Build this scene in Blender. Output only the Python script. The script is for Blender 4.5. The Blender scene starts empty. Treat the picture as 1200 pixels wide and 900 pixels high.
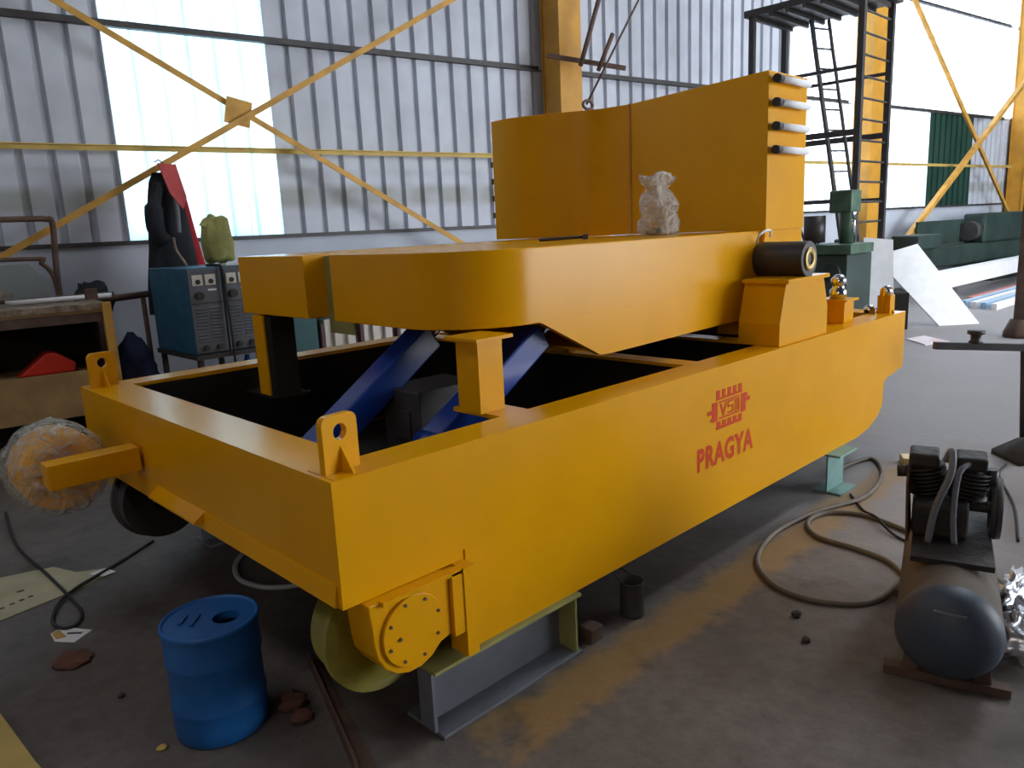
import bpy, bmesh, math, random
from mathutils import Vector, Matrix, noise
random.seed(7)
S = bpy.context.scene
COL = S.collection
PI = math.pi

# ------------------------------------------------------------------ camera
cd = bpy.data.cameras.new('camera')
cam = bpy.data.objects.new('camera', cd); COL.objects.link(cam); S.camera = cam
cd.sensor_fit = 'HORIZONTAL'; cd.sensor_width = 36.0
cd.lens = 36.0 * 887.78 / 1200.0
cd.clip_start = 0.05; cd.clip_end = 200
R_ = Vector((0.71311991, -0.69949101, -0.04660819)); U_ = Vector((0.17343897, 0.11161934, 0.97849887)); F_ = Vector((0.67924879, 0.70587071, -0.20091697))
m = Matrix(((R_.x, U_.x, -F_.x, -1.00066), (R_.y, U_.y, -F_.y, -1.76872), (R_.z, U_.z, -F_.z, 1.6), (0, 0, 0, 1)))
cam.matrix_world = m

# ------------------------------------------------------------------ sky, light, exposure
W = bpy.data.worlds.new('overcast_sky'); S.world = W; W.use_nodes = True
bg = W.node_tree.nodes['Background']
bg.inputs[0].default_value = (0.86, 0.93, 1.0, 1); bg.inputs[1].default_value = 9.0

def area(name, loc, target, sx, sy, power, col):
    l = bpy.data.lights.new(name, 'AREA'); l.shape = 'RECTANGLE'; l.size = sx; l.size_y = sy; l.energy = power; l.color = col
    o = bpy.data.objects.new(name, l); COL.objects.link(o)
    o.location = loc; o.rotation_euler = (Vector(target) - Vector(loc)).to_track_quat('-Z', 'Y').to_euler()
    return o
area('daylight_door', (11.5, -8.7, 2.9), (7.0, 0.5, 0.8), 9.0, 4.6, 170, (1.0, 0.97, 0.94))
area('added_fill_overhead_right', (13.0, -1.5, 8.6), (13.0, -1.5, 0), 12.0, 1.6, 650, (0.93, 0.97, 1.0))  # added overhead fill to brighten the right floor; the ceiling is closed here
area('added_fill_left', (-7.8, -3.0, 3.6), (0.0, 1.0, 0.6), 6.0, 3.0, 130, (1.0, 0.87, 0.76))  # added fill for the short end and left floor; no windows in this wall
area('added_fill_overhead_left', (-3.2, 2.0, 8.6), (-3.2, 2.0, 0), 1.6, 7.0, 110, (1.0, 0.97, 0.95))  # added overhead fill for the left wall and floor, not a roof opening
vs = S.view_settings
vs.view_transform = 'Standard'; vs.look = 'None'; vs.gamma = 1; vs.use_curve_mapping = False
vs.exposure = 0.1

# ------------------------------------------------------------------ materials
def mat(name, col, rough=0.5, metal=0.0, var=0.0, scale=8.0, bump=0.0, coat=0.0, trans=0.0, spec=0.5, col2=None, bscale=None, alpha=1.0, ior=1.45):
    M = bpy.data.materials.new(name); M.use_nodes = True
    nt = M.node_tree; n = nt.nodes; b = n['Principled BSDF']
    b.inputs['Base Color'].default_value = (*col, 1)
    b.inputs['Roughness'].default_value = rough; b.inputs['Metallic'].default_value = metal
    b.inputs['Coat Weight'].default_value = coat; b.inputs['Coat Roughness'].default_value = 0.15
    b.inputs['Transmission Weight'].default_value = trans; b.inputs['Specular IOR Level'].default_value = spec
    b.inputs['Alpha'].default_value = alpha; b.inputs['IOR'].default_value = ior
    tc = n.new('ShaderNodeTexCoord')
    if var > 0 or col2:
        no = n.new('ShaderNodeTexNoise'); no.inputs['Scale'].default_value = scale; no.inputs['Detail'].default_value = 6
        nt.links.new(tc.outputs['Object'], no.inputs['Vector'])
        r = n.new('ShaderNodeValToRGB'); r.color_ramp.elements[0].position = 0.36; r.color_ramp.elements[1].position = 0.66
        c2 = col2 if col2 else tuple(max(0, c * (1 - var)) for c in col)
        r.color_ramp.elements[0].color = (*c2, 1); r.color_ramp.elements[1].color = (*col, 1)
        nt.links.new(no.outputs['Fac'], r.inputs[0]); nt.links.new(r.outputs[0], b.inputs['Base Color'])
    if bump > 0:
        no2 = n.new('ShaderNodeTexNoise'); no2.inputs['Scale'].default_value = bscale or scale * 3; no2.inputs['Detail'].default_value = 5
        nt.links.new(tc.outputs['Object'], no2.inputs['Vector'])
        bp = n.new('ShaderNodeBump'); bp.inputs['Strength'].default_value = bump; bp.inputs['Distance'].default_value = 0.02
        nt.links.new(no2.outputs['Fac'], bp.inputs['Height']); nt.links.new(bp.outputs[0], b.inputs['Normal'])
    return M

YEL = mat('yellow_enamel', (0.78, 0.355, 0.001), 0.24, var=0.06, scale=3, bump=0.02, bscale=10, coat=0.0, spec=0.24)
YEL2 = mat('weathered_yellow_steel', (0.62, 0.33, 0.06), 0.6, var=0.3, scale=6)
YEL3 = mat('column_yellow', (0.62, 0.30, 0.03), 0.55, var=0.25, scale=3)
RAILY = mat('pale_yellow_tie', (0.70, 0.50, 0.14), 0.6, var=0.2, scale=5)
WHEELM = mat('olive_yellow_wheel', (0.20, 0.165, 0.015), 0.5, var=0.3)
DARK = mat('dark_steel_and_shade', (0.018, 0.015, 0.012), 0.8, spec=0.2)  # dark steel parts, also the shade painted inside the trolley frame
STEEL = mat('dark_steel', (0.07, 0.065, 0.065), 0.55, metal=0.3, var=0.3)
BROWN = mat('rusty_brown_steel', (0.13, 0.075, 0.055), 0.7, var=0.4, scale=10)
BEAMG = mat('grey_primer', (0.16, 0.165, 0.19), 0.5, var=0.25, scale=5)
BEAMT = mat('teal_primer', (0.20, 0.36, 0.33), 0.55, var=0.2)
OLIVE = mat('olive_primer', (0.30, 0.29, 0.09), 0.6, var=0.2)
BLUEP = mat('blue_drum_plastic', (0.012, 0.13, 0.42), 0.5, var=0.25, scale=4, bump=0.1, bscale=10)
BLUER = mat('blue_ram_paint', (0.01, 0.045, 0.28), 0.25, coat=0.5)
CHROME = mat('chrome', (0.75, 0.75, 0.75), 0.12, metal=1.0)
BRASS = mat('dull_brass', (0.55, 0.40, 0.16), 0.4, metal=0.6)
BLACK = mat('black_oxide', (0.035, 0.03, 0.028), 0.45)
RUBBER = mat('black_rubber', (0.02, 0.02, 0.02), 0.7)
WHITE = mat('white_paint', (0.82, 0.82, 0.84), 0.5, var=0.08)
RED = mat('red_lettering', (0.60, 0.055, 0.003), 0.6, spec=0.2)
ORANGER = mat('rust_red_part', (0.10, 0.045, 0.02), 0.7, var=0.4)
CLAD = mat('galvanised_cladding', (0.57, 0.60, 0.68), 0.6, metal=0.0, var=0.22, scale=1.6)
def tone_band(M, z0, z1, k):  # darker olive-grey band across the sheets, broken up by noise
    nt = M.node_tree; n = nt.nodes; L = nt.links; b = n['Principled BSDF']; src = b.inputs['Base Color'].links[0].from_socket
    tc = n.new('ShaderNodeTexCoord'); sp = n.new('ShaderNodeSeparateXYZ'); L.new(tc.outputs['Object'], sp.inputs[0])
    no = n.new('ShaderNodeTexNoise'); no.inputs['Scale'].default_value = 1.7; L.new(tc.outputs['Object'], no.inputs[0])
    r = n.new('ShaderNodeValToRGB'); e = r.color_ramp.elements; e[0].position = 0.0; e[0].color = (0, 0, 0, 1); e[1].position = 1.0; e[1].color = (0, 0, 0, 1)
    for p_, v in ((.30, 0), (.42, k), (.58, k), (.70, 0)): q = e.new(p_); q.color = (v, v, v, 1)
    mr = n.new('ShaderNodeMapRange'); mr.inputs[1].default_value = z0 - .3; mr.inputs[2].default_value = z1 + .3; L.new(sp.outputs[2], mr.inputs[0])
    L.new(mr.outputs[0], r.inputs[0]); mu = n.new('ShaderNodeMath'); mu.operation = 'MULTIPLY'; L.new(r.outputs[0], mu.inputs[0]); m2 = n.new('ShaderNodeMapRange'); m2.inputs[1].default_value = .3; m2.inputs[2].default_value = .55; L.new(no.outputs['Fac'], m2.inputs[0]); L.new(m2.outputs[0], mu.inputs[1])
    mx = n.new('ShaderNodeMix'); mx.data_type = 'RGBA'; mx.inputs[7].default_value = (.28, .29, .26, 1); L.new(mu.outputs[0], mx.inputs[0]); L.new(src, mx.inputs[6]); L.new(mx.outputs[2], b.inputs['Base Color'])
tone_band(CLAD, 1.95, 2.12, .75)
DADO = mat('pale_blue_plaster', (0.50, 0.54, 0.62), 0.85, var=0.12, scale=2)
ROOFM = mat('roof_sheeting', (0.14, 0.15, 0.17), 0.7)
WOOD = mat('dusty_plywood', (0.42, 0.26, 0.11), 0.75, var=0.3, scale=7)
WOODP = mat('pale_yellow_board', (0.62, 0.44, 0.13), 0.7, var=0.2, scale=5)
CARD = mat('printed_cardboard', (0.50, 0.44, 0.28), 0.85, var=0.2, scale=6)
PAPER = mat('white_paper', (0.75, 0.74, 0.74), 0.8)
CABB = mat('blue_cabinet_paint', (0.03, 0.13, 0.22), 0.5, var=0.3)
CABG = mat('grey_cabinet_front', (0.14, 0.15, 0.18), 0.5, var=0.2)
JACK = mat('dark_work_jacket', (0.02, 0.022, 0.03), 0.9, var=0.3, bump=0.4, bscale=12)
REDC = mat('red_cloth', (0.42, 0.012, 0.02), 0.85, var=0.3, bump=0.4, bscale=12)
PINKC = mat('faded_red_cloth', (0.60, 0.10, 0.10), 0.85, var=0.2)
SACK = mat('lime_woven_sack', (0.38, 0.38, 0.13), 0.8, var=0.35, scale=6, bump=0.3)
NAVY = mat('navy_tarp', (0.035, 0.05, 0.14), 0.8, var=0.5, scale=9, bump=0.4)
GREEN = mat('machine_green', (0.07, 0.14, 0.09), 0.5, var=0.4)
DGREEN = mat('dark_machine_green', (0.03, 0.06, 0.05), 0.6, var=0.5, scale=2)
TANK = mat('slate_tank_paint', (0.055, 0.07, 0.10), 0.5, var=0.35, scale=6)
TANKB = mat('brown_dusty_tank', (0.11, 0.085, 0.065), 0.75, var=0.4, scale=6)
PUMP = mat('oily_cast_iron', (0.026, 0.021, 0.018), 0.6, var=0.5, scale=14, bump=0.4, bscale=30)
HOSE = mat('dusty_hose', (0.17, 0.135, 0.105), 0.6, var=0.3)
WHOSE = mat('pale_hose', (0.38, 0.38, 0.39), 0.6)
WRAP = mat('clear_plastic_wrap', (0.85, 0.87, 0.86), 0.22, trans=0.75, bump=0.9, bscale=22, ior=1.2)
def film(name, k, tint):
    M = bpy.data.materials.new(name); M.use_nodes = True; nt = M.node_tree; n = nt.nodes; n.clear(); L = nt.links
    out = n.new('ShaderNodeOutputMaterial'); mx = n.new('ShaderNodeMixShader'); mx.inputs[0].default_value = k
    tr = n.new('ShaderNodeBsdfTransparent'); b = n.new('ShaderNodeBsdfPrincipled'); b.inputs['Base Color'].default_value = (*tint, 1); b.inputs['Roughness'].default_value = .25
    tc = n.new('ShaderNodeTexCoord'); no = n.new('ShaderNodeTexNoise'); no.inputs['Scale'].default_value = 16; no.inputs['Detail'].default_value = 4; no.inputs['Distortion'].default_value = 1.5
    L.new(tc.outputs['Object'], no.inputs[0]); bp = n.new('ShaderNodeBump'); bp.inputs['Strength'].default_value = 1.0; bp.inputs['Distance'].default_value = .03
    L.new(no.outputs['Fac'], bp.inputs['Height']); L.new(bp.outputs[0], b.inputs['Normal'])
    mr = n.new('ShaderNodeMapRange'); mr.inputs[1].default_value = .35; mr.inputs[2].default_value = .7; mr.inputs[3].default_value = max(0, k - .2); mr.inputs[4].default_value = min(1, k + .3)
    L.new(no.outputs['Fac'], mr.inputs[0]); L.new(mr.outputs[0], mx.inputs[0])
    L.new(tr.outputs[0], mx.inputs[1]); L.new(b.outputs[0], mx.inputs[2]); L.new(mx.outputs[0], out.inputs[0]); return M
WRAP = film('clear_plastic_wrap', .38, (.62, .65, .60)); BAGM = film('milky_plastic_bag', .45, (.70, .68, .64))
FOIL = mat('crumpled_silver_plastic', (0.7, 0.71, 0.75), 0.3, metal=0.7)
CLOTH = mat('tan_rags', (0.36, 0.27, 0.20), 0.9, var=0.6, scale=14, bump=0.5)
BRICK = mat('brick_red_rubble', (0.17, 0.075, 0.05), 0.9, var=0.4, scale=12)
STONE = mat('dark_rubble', (0.06, 0.055, 0.05), 0.9, var=0.4)
TEALP = mat('teal_box', (0.05, 0.12, 0.13), 0.7)
PALEB = mat('pale_blue_pipe_paint', (0.35, 0.50, 0.66), 0.45)
PINK = mat('salmon_strip', (0.75, 0.25, 0.22), 0.7)
DIAL = mat('meter_face', (0.72, 0.70, 0.62), 0.4)

def translucent(name, col, t=0.75):
    M = bpy.data.materials.new(name); M.use_nodes = True; nt = M.node_tree; n = nt.nodes
    n.clear(); out = n.new('ShaderNodeOutputMaterial'); mx = n.new('ShaderNodeMixShader'); mx.inputs[0].default_value = t
    d = n.new('ShaderNodeBsdfDiffuse'); tr = n.new('ShaderNodeBsdfTranslucent')
    tc = n.new('ShaderNodeTexCoord'); no = n.new('ShaderNodeTexNoise'); no.inputs['Scale'].default_value = 0.9; no.inputs['Detail'].default_value = 4
    r = n.new('ShaderNodeValToRGB'); r.color_ramp.elements[0].position = 0.32; r.color_ramp.elements[1].position = 0.6
    r.color_ramp.elements[0].color = (col[0] * .75, col[1] * .82, col[2] * .86, 1); r.color_ramp.elements[1].color = (*col, 1)
    nt.links.new(tc.outputs['Object'], no.inputs[0]); nt.links.new(no.outputs['Fac'], r.inputs[0])
    for s in (d, tr): nt.links.new(r.outputs[0], s.inputs[0])
    nt.links.new(d.outputs[0], mx.inputs[1]); nt.links.new(tr.outputs[0], mx.inputs[2]); nt.links.new(mx.outputs[0], out.inputs[0])
    return M
TRANS = translucent('fibreglass_daylight_sheet', (0.62, 0.74, 0.77), 0.8)
TRANSW = translucent('bright_fibreglass_sheet', (0.86, 0.87, 0.9), 0.95)
TRANSG = translucent('green_fibreglass_sheet', (0.07, 0.12, 0.10))

def floor_mat():
    M = bpy.data.materials.new('worn_concrete'); M.use_nodes = True; nt = M.node_tree; n = nt.nodes; L = nt.links
    b = n['Principled BSDF']; tc = n.new('ShaderNodeTexCoord')
    def nz(scale, det=6, rgh=0.6):
        x = n.new('ShaderNodeTexNoise'); x.inputs['Scale'].default_value = scale; x.inputs['Detail'].default_value = det; x.inputs['Roughness'].default_value = rgh
        L.new(tc.outputs['Object'], x.inputs['Vector']); return x
    a = nz(1.3); r = n.new('ShaderNodeValToRGB')
    r.color_ramp.elements[0].position = 0.33; r.color_ramp.elements[0].color = (0.10, 0.082, 0.072, 1)
    r.color_ramp.elements[1].position = 0.68; r.color_ramp.elements[1].color = (0.19, 0.165, 0.15, 1)
    L.new(a.outputs['Fac'], r.inputs[0])
    a2 = nz(14, 8, 0.7); mx = n.new('ShaderNodeMix'); mx.data_type = 'RGBA'; mx.blend_type = 'MULTIPLY'; mx.inputs[0].default_value = 0.55
    r2 = n.new('ShaderNodeValToRGB'); r2.color_ramp.elements[0].position = 0.3; r2.color_ramp.elements[0].color = (0.5, 0.48, 0.46, 1); r2.color_ramp.elements[1].position = 0.6; r2.color_ramp.elements[1].color = (1, 1, 1, 1)
    L.new(a2.outputs['Fac'], r2.inputs[0]); L.new(r.outputs[0], mx.inputs[6]); L.new(r2.outputs[0], mx.inputs[7])
    # dark oil stains
    st = nz(2.6, 4); r3 = n.new('ShaderNodeValToRGB'); r3.color_ramp.elements[0].position = 0.56; r3.color_ramp.elements[0].color = (0, 0, 0, 1); r3.color_ramp.elements[1].position = 0.70; r3.color_ramp.elements[1].color = (0.7, 0.7, 0.7, 1)
    L.new(st.outputs['Fac'], r3.inputs[0])
    m3 = n.new('ShaderNodeMix'); m3.data_type = 'RGBA'; m3.inputs[7].default_value = (0.06, 0.05, 0.045, 1)
    L.new(r3.outputs[0], m3.inputs[0]); L.new(mx.outputs[2], m3.inputs[6])
    # yellow overspray left on the concrete along the trolley's long side
    sp = n.new('ShaderNodeSeparateXYZ'); L.new(tc.outputs['Object'], sp.inputs[0])
    def math_(op, x, y=None):
        q = n.new('ShaderNodeMath'); q.operation = op; q.use_clamp = False
        for i, v in enumerate((x, y)):
            if v is None: continue
            if isinstance(v, (int, float)): q.inputs[i].default_value = v
            else: L.new(v, q.inputs[i])
        return q.outputs[0]
    yy = math_('ABSOLUTE', math_('ADD', sp.outputs[1], 0.16))
    w = math_('SUBTRACT', 1.0, math_('DIVIDE', yy, 0.15))
    x1 = math_('MULTIPLY', math_('SUBTRACT', sp.outputs[0], 0.3), 2.0)
    x2 = math_('MULTIPLY', math_('SUBTRACT', 4.2, sp.outputs[0]), 1.5)
    q = math_('MINIMUM', math_('MINIMUM', x1, x2), w)
    nn = nz(7, 5); q = math_('ADD', q, math_('MULTIPLY', math_('SUBTRACT', nn.outputs['Fac'], 0.55), 1.6))
    cl = n.new('ShaderNodeClamp'); L.new(q, cl.inputs[0]); cl.inputs[2].default_value = 0.5
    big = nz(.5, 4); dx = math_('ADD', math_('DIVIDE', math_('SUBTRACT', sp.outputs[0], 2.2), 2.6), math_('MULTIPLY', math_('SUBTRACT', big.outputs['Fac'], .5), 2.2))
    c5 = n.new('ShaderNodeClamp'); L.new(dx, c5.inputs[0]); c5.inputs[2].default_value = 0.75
    m5 = n.new('ShaderNodeMix'); m5.data_type = 'RGBA'; m5.inputs[7].default_value = (0.33, 0.315, 0.32, 1); L.new(c5.outputs[0], m5.inputs[0]); L.new(m3.outputs[2], m5.inputs[6])  # brown worn concrete nearby; paler along X, standing in for brighter light there
    m4 = n.new('ShaderNodeMix'); m4.data_type = 'RGBA'; m4.inputs[7].default_value = (0.40, 0.22, 0.03, 1)
    L.new(cl.outputs[0], m4.inputs[0]); L.new(m5.outputs[2], m4.inputs[6]); L.new(m4.outputs[2], b.inputs['Base Color'])
    b.inputs['Roughness'].default_value = 0.62; b.inputs['Specular IOR Level'].default_value = 0.35
    bp = n.new('ShaderNodeBump'); bp.inputs['Strength'].default_value = 0.35; bp.inputs['Distance'].default_value = 0.02
    L.new(a2.outputs['Fac'], bp.inputs['Height']); L.new(bp.outputs[0], b.inputs['Normal'])
    return M
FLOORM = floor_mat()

# ------------------------------------------------------------------ mesh helpers
class MB:
    def __init__(s): s.v = []; s.f = []; s.sm = []
    def add(s, vs_, fs, smooth=False):
        o = len(s.v); s.v += [Vector(v) for v in vs_]; s.f += [tuple(i + o for i in f) for f in fs]; s.sm += [smooth] * len(fs); return s
    def box(s, a, b, M=None):
        x0, y0, z0 = a; x1, y1, z1 = b
        if x0 > x1: x0, x1 = x1, x0
        if y0 > y1: y0, y1 = y1, y0
        if z0 > z1: z0, z1 = z1, z0
        v = [Vector(p) for p in ((x0, y0, z0), (x1, y0, z0), (x1, y1, z0), (x0, y1, z0), (x0, y0, z1), (x1, y0, z1), (x1, y1, z1), (x0, y1, z1))]
        if M: v = [M @ p for p in v]
        return s.add(v, [(0, 3, 2, 1), (4, 5, 6, 7), (0, 1, 5, 4), (1, 2, 6, 5), (2, 3, 7, 6), (3, 0, 4, 7)])
    def prism(s, poly, d, smooth_side=False):
        n = len(poly); d = Vector(d); v = [Vector(p) for p in poly]; v += [p + d for p in v]
        # orientation
        nrm = Vector((0, 0, 0))
        for i in range(n): nrm += v[i].cross(v[(i + 1) % n])
        fl = nrm.dot(d) > 0
        a = tuple(range(n)); b = tuple(range(n, 2 * n))
        if fl: a = a[::-1]
        else: b = b[::-1]
        o = len(s.v); s.add(v, [a, b])
        for i in range(n):
            j = (i + 1) % n; q = (i, j, j + n, i + n)
            if not fl: q = q[::-1]
            s.f.append(tuple(k + o for k in q)); s.sm.append(smooth_side)
        return s
    def bar(s, p0, p1, w, h, up=(0, 0, 1)):
        p0 = Vector(p0); p1 = Vector(p1); d = (p1 - p0); L = d.length; d.normalize()
        u = Vector(up); x = d.cross(u)
        if x.length < 1e-4: x = d.cross(Vector((1, 0, 0)))
        x.normalize(); u = x.cross(d)
        M = Matrix(((x.x, d.x, u.x, p0.x), (x.y, d.y, u.y, p0.y), (x.z, d.z, u.z, p0.z), (0, 0, 0, 1)))
        return s.box((-w / 2, 0, -h / 2), (w / 2, L, h / 2), M)
    def angle(s, p0, p1, w, t, up=(0, 0, 1)):
        p0 = Vector(p0); p1 = Vector(p1); d = (p1 - p0); L = d.length; d.normalize()
        x = d.cross(Vector(up)).normalized(); u = x.cross(d)
        M = Matrix(((x.x, d.x, u.x, p0.x), (x.y, d.y, u.y, p0.y), (x.z, d.z, u.z, p0.z), (0, 0, 0, 1)))
        s.box((-t / 2, 0, -w / 2), (t / 2, L, w / 2), M); s.box((-w, 0, w / 2 - t), (-t / 2, L, w / 2), M); return s
    def tube(s, pts, r, n=8, closed=False, caps=True):
        pts = [Vector(p) for p in pts]; N = len(pts); rs = r if isinstance(r, (list, tuple)) else [r] * N
        o = len(s.v); prev = None
        for i, p in enumerate(pts):
            a = pts[i - 1] if (i > 0 or closed) else p; b = pts[(i + 1) % N] if (i < N - 1 or closed) else p
            t = (b - a); t = t.normalized() if t.length > 1e-9 else Vector((0, 0, 1))
            if prev is None:
                x = t.cross(Vector((0, 0, 1)));
                if x.length < 1e-3: x = t.cross(Vector((1, 0, 0)))
            else: x = prev - t * prev.dot(t)
            x.normalize(); prev = x; y = t.cross(x)
            for k in range(n):
                an = 2 * PI * k / n; s.v.append(p + (x * math.cos(an) + y * math.sin(an)) * rs[i])
        for i in range(N if closed else N - 1):
            j = (i + 1) % N
            for k in range(n):
                l = (k + 1) % n; s.f.append((o + i * n + k, o + i * n + l, o + j * n + l, o + j * n + k)); s.sm.append(True)
        if caps and not closed:
            s.f.append(tuple(o + k for k in range(n))[::-1]); s.sm.append(False)
            s.f.append(tuple(o + (N - 1) * n + k for k in range(n))); s.sm.append(False)
        return s
    def cyl(s, p0, p1, r0, r1=None, n=24): return s.tube([p0, p1], [r0, r1 if r1 is not None else r0], n)
    def lathe(s, prof, c, axis=(0, 0, 1), n=32):
        ax = Vector(axis).normalized(); x = ax.cross(Vector((0, 0, 1)))
        if x.length < 1e-3: x = Vector((1, 0, 0))
        x.normalize(); y = ax.cross(x); c = Vector(c); o = len(s.v)
        for (r, h) in prof:
            for k in range(n):
                an = 2 * PI * k / n; s.v.append(c + ax * h + (x * math.cos(an) + y * math.sin(an)) * max(r, 1e-5))
        for i in range(len(prof) - 1):
            for k in range(n):
                l = (k + 1) % n; s.f.append((o + i * n + k, o + i * n + l, o + (i + 1) * n + l, o + (i + 1) * n + k)); s.sm.append(True)
        return s
    def blob(s, c, rad, seed=0, amp=0.25, fr=2.0, nu=20, nv=14, fn=None):
        o = len(s.v); c = Vector(c); off = Vector((seed * 7.3, seed * 3.1, seed * 1.7))
        for j in range(nv + 1):
            th = PI * j / nv
            for i in range(nu):
                ph = 2 * PI * i / nu; d = Vector((math.sin(th) * math.cos(ph), math.sin(th) * math.sin(ph), math.cos(th)))
                k = 1 + amp * noise.noise(d * fr + off) + amp * .5 * noise.noise(d * fr * 2.7 + off)
                p = Vector((d.x * rad[0], d.y * rad[1], d.z * rad[2])) * k
                if fn: p = fn(p)
                s.v.append(c + p)
        for j in range(nv):
            for i in range(nu):
                k = (i + 1) % nu; s.f.append((o + j * nu + i, o + (j + 1) * nu + i, o + (j + 1) * nu + k, o + j * nu + k)); s.sm.append(True)
        return s
    def mesh(s, name, mats, M=None):
        me = bpy.data.meshes.new(name); v = [M @ p for p in s.v] if M else s.v
        me.from_pydata([tuple(p) for p in v], [], s.f); me.polygons.foreach_set('use_smooth', s.sm)
        me.materials.append(mats); me.update(); return me

INV = {}
def tag(o, label=None, cat=None, group=None, kind=None):
    if label: o['label'] = label
    if cat: o['category'] = cat
    if group: o['group'] = group
    if kind: o['kind'] = kind
    return o
def thing(name, loc, label, cat, rz=0.0, group=None, local=False, kind=None, rot=None):
    o = bpy.data.objects.new(name, None); COL.objects.link(o); o.location = loc
    o.rotation_euler = rot if rot else (0, 0, rz); o.empty_display_size = 0.1
    M = Matrix.LocRotScale(Vector(loc), o.rotation_euler, None)
    INV[o.name] = Matrix.Identity(4) if local else M.inverted()
    return tag(o, label, cat, group, kind)
def obj(name, mb, material, parent=None, bevel=0.0, label=None, weld=False):
    M = INV.get(parent.name) if parent else None
    o = bpy.data.objects.new(name, mb.mesh(name, material, M)); COL.objects.link(o)
    if parent: o.parent = parent; INV[o.name] = INV[parent.name]
    if bevel > 0:
        b = o.modifiers.new('bevel', 'BEVEL'); b.width = bevel; b.segments = 2; b.limit_method = 'ANGLE'; b.angle_limit = 0.6
        o.modifiers.new('wn', 'WEIGHTED_NORMAL') if False else None
    if label: o['label'] = label
    return o
def single(name, mb, material, label, cat, group=None, kind=None, bevel=0.0):
    """a thing made of one mesh, origin put at its base"""
    xs = [v.x for v in mb.v]; ys = [v.y for v in mb.v]; zs = [v.z for v in mb.v]
    c = Vector(((min(xs) + max(xs)) / 2, (min(ys) + max(ys)) / 2, min(zs)))
    mb.v = [v - c for v in mb.v]
    o = obj(name, mb, material, None, bevel); o.location = c
    return tag(o, label, cat, group, kind)
def struct(name, mb, material, parent=None, **k):
    o = obj(name, mb, material, parent, **k)
    if not parent: o['kind'] = 'structure'
    return o
def dup(root, loc, rz=None, label=None, group=None):
    r = root.copy(); COL.objects.link(r); r.location = loc
    if rz is not None: r.rotation_euler = (0, 0, rz)
    if label: r['label'] = label
    if group: r['group'] = group
    INV[r.name] = INV.get(root.name)
    for ch in root.children:
        c = ch.copy(); COL.objects.link(c); c.parent = r
        for g in ch.children:
            d = g.copy(); COL.objects.link(d); d.parent = c
    return r
def crisp(p): return [q for q in p for _ in (0, 1)]
def arc(cx, cy, r, a0, a1, n): return [(cx + r * math.cos(a0 + (a1 - a0) * i / n), cy + r * math.sin(a0 + (a1 - a0) * i / n)) for i in range(n + 1)]
def spline(pts, k=6):
    pts = [Vector(p) for p in pts]; out = []
    for i in range(len(pts) - 1):
        p0 = pts[max(i - 1, 0)]; p1 = pts[i]; p2 = pts[i + 1]; p3 = pts[min(i + 2, len(pts) - 1)]
        for j in range(k):
            t = j / k; out.append(0.5 * ((2 * p1) + (p2 - p0) * t + (2 * p0 - 5 * p1 + 4 * p2 - p3) * t * t + (3 * p1 - p0 - 3 * p2 + p3) * t ** 3))
    out.append(pts[-1]); return out

# ------------------------------------------------------------------ shed
WA = -0.1359
def wp(u, z, y0=6.2): return Vector((u * math.cos(WA), y0 + u * math.sin(WA), z))
MW = Matrix.Translation((0, 6.2, 0)) @ Matrix.Rotation(WA, 4, 'Z')
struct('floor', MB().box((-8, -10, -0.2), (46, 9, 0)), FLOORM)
def wbox(mb, u0, u1, z0, z1, d0, d1):   # d: distance into the room from the cladding line
    return mb.box((u0, -d1, z0), (u1, -d0, z1), MW)
wall = struct('wall_back', wbox(MB(), -8.0, 45, 0, 1.64, -0.2, 0.0), DADO)
INV['wall_back'] = Matrix.Identity(4)
struct('ceiling', MB().box((-8, -10, 9.0), (46, 9, 9.1)), ROOFM)
struct('wall_left', MB().box((-8.1, -10, 0), (-8, 9, 9)), ROOFM)
struct('wall_right', MB().box((46, -10, 0), (46.1, 9, 9)), ROOFM)
struct('wall_front', MB().box((-8, -10.1, 0), (6.5, -10, 9)).box((17, -10.1, 0), (46, -10, 9)).box((6.5, -10.1, 5.6), (17, -10, 9)), ROOFM)
# profiled sheets: narrow ribs pressed outwards, pans towards the room
PIT = 0.25
def sheet_mb(w, z0, z1, pit=PIT):
    mb = MB(); prof = []; n = round(w / pit)
    for i in range(n):
        x = i * pit
        prof += [(x + .0, 0), (x + pit - .075, 0), (x + pit - .062, .05), (x + pit - .013, .05)]
    prof.append((n * pit, 0))
    N = len(prof); t = 0.002
    vs_ = [(x, y, z0) for x, y in prof] + [(x, y, z1) for x, y in prof] + [(x, y + t, z0) for x, y in prof] + [(x, y + t, z1) for x, y in prof]
    fs = []
    for i in range(N - 1):
        fs += [(i, i + 1, N + i + 1, N + i), (2 * N + i, 3 * N + i, 3 * N + i + 1, 2 * N + i + 1)]
    return mb.add(vs_, fs)
def sheet(u, w, z0, z1, m, lab=None):
    key = (w, z0, z1, m.name)
    if key not in SH: SH[key] = sheet_mb(w, z0, z1).mesh('cladding_sheet', m)
    o = bpy.data.objects.new('cladding_sheet', SH[key]); COL.objects.link(o); o.parent = wall
    o.matrix_parent_inverse = Matrix.Identity(4)
    o.location = wp(u, 0); o.rotation_euler = (0, 0, WA)
    if lab: o['label'] = lab
SH = {}
sheets = []
u = -7.45
while u < 1.5: sheets.append((u, 1.0, 1.64, 9, CLAD, None)); u += 1.0
sheets += [(1.55, .75, 1.64, 9, TRANS, 'translucent fibreglass sheet glowing with daylight'), (2.30, .75, 1.64, 9, TRANS, 'translucent fibreglass sheet glowing with daylight')]
u = 3.05
while u < 12.0: sheets.append((u, 1.0, 1.64, 9, CLAD, None)); u += 1.0
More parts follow.
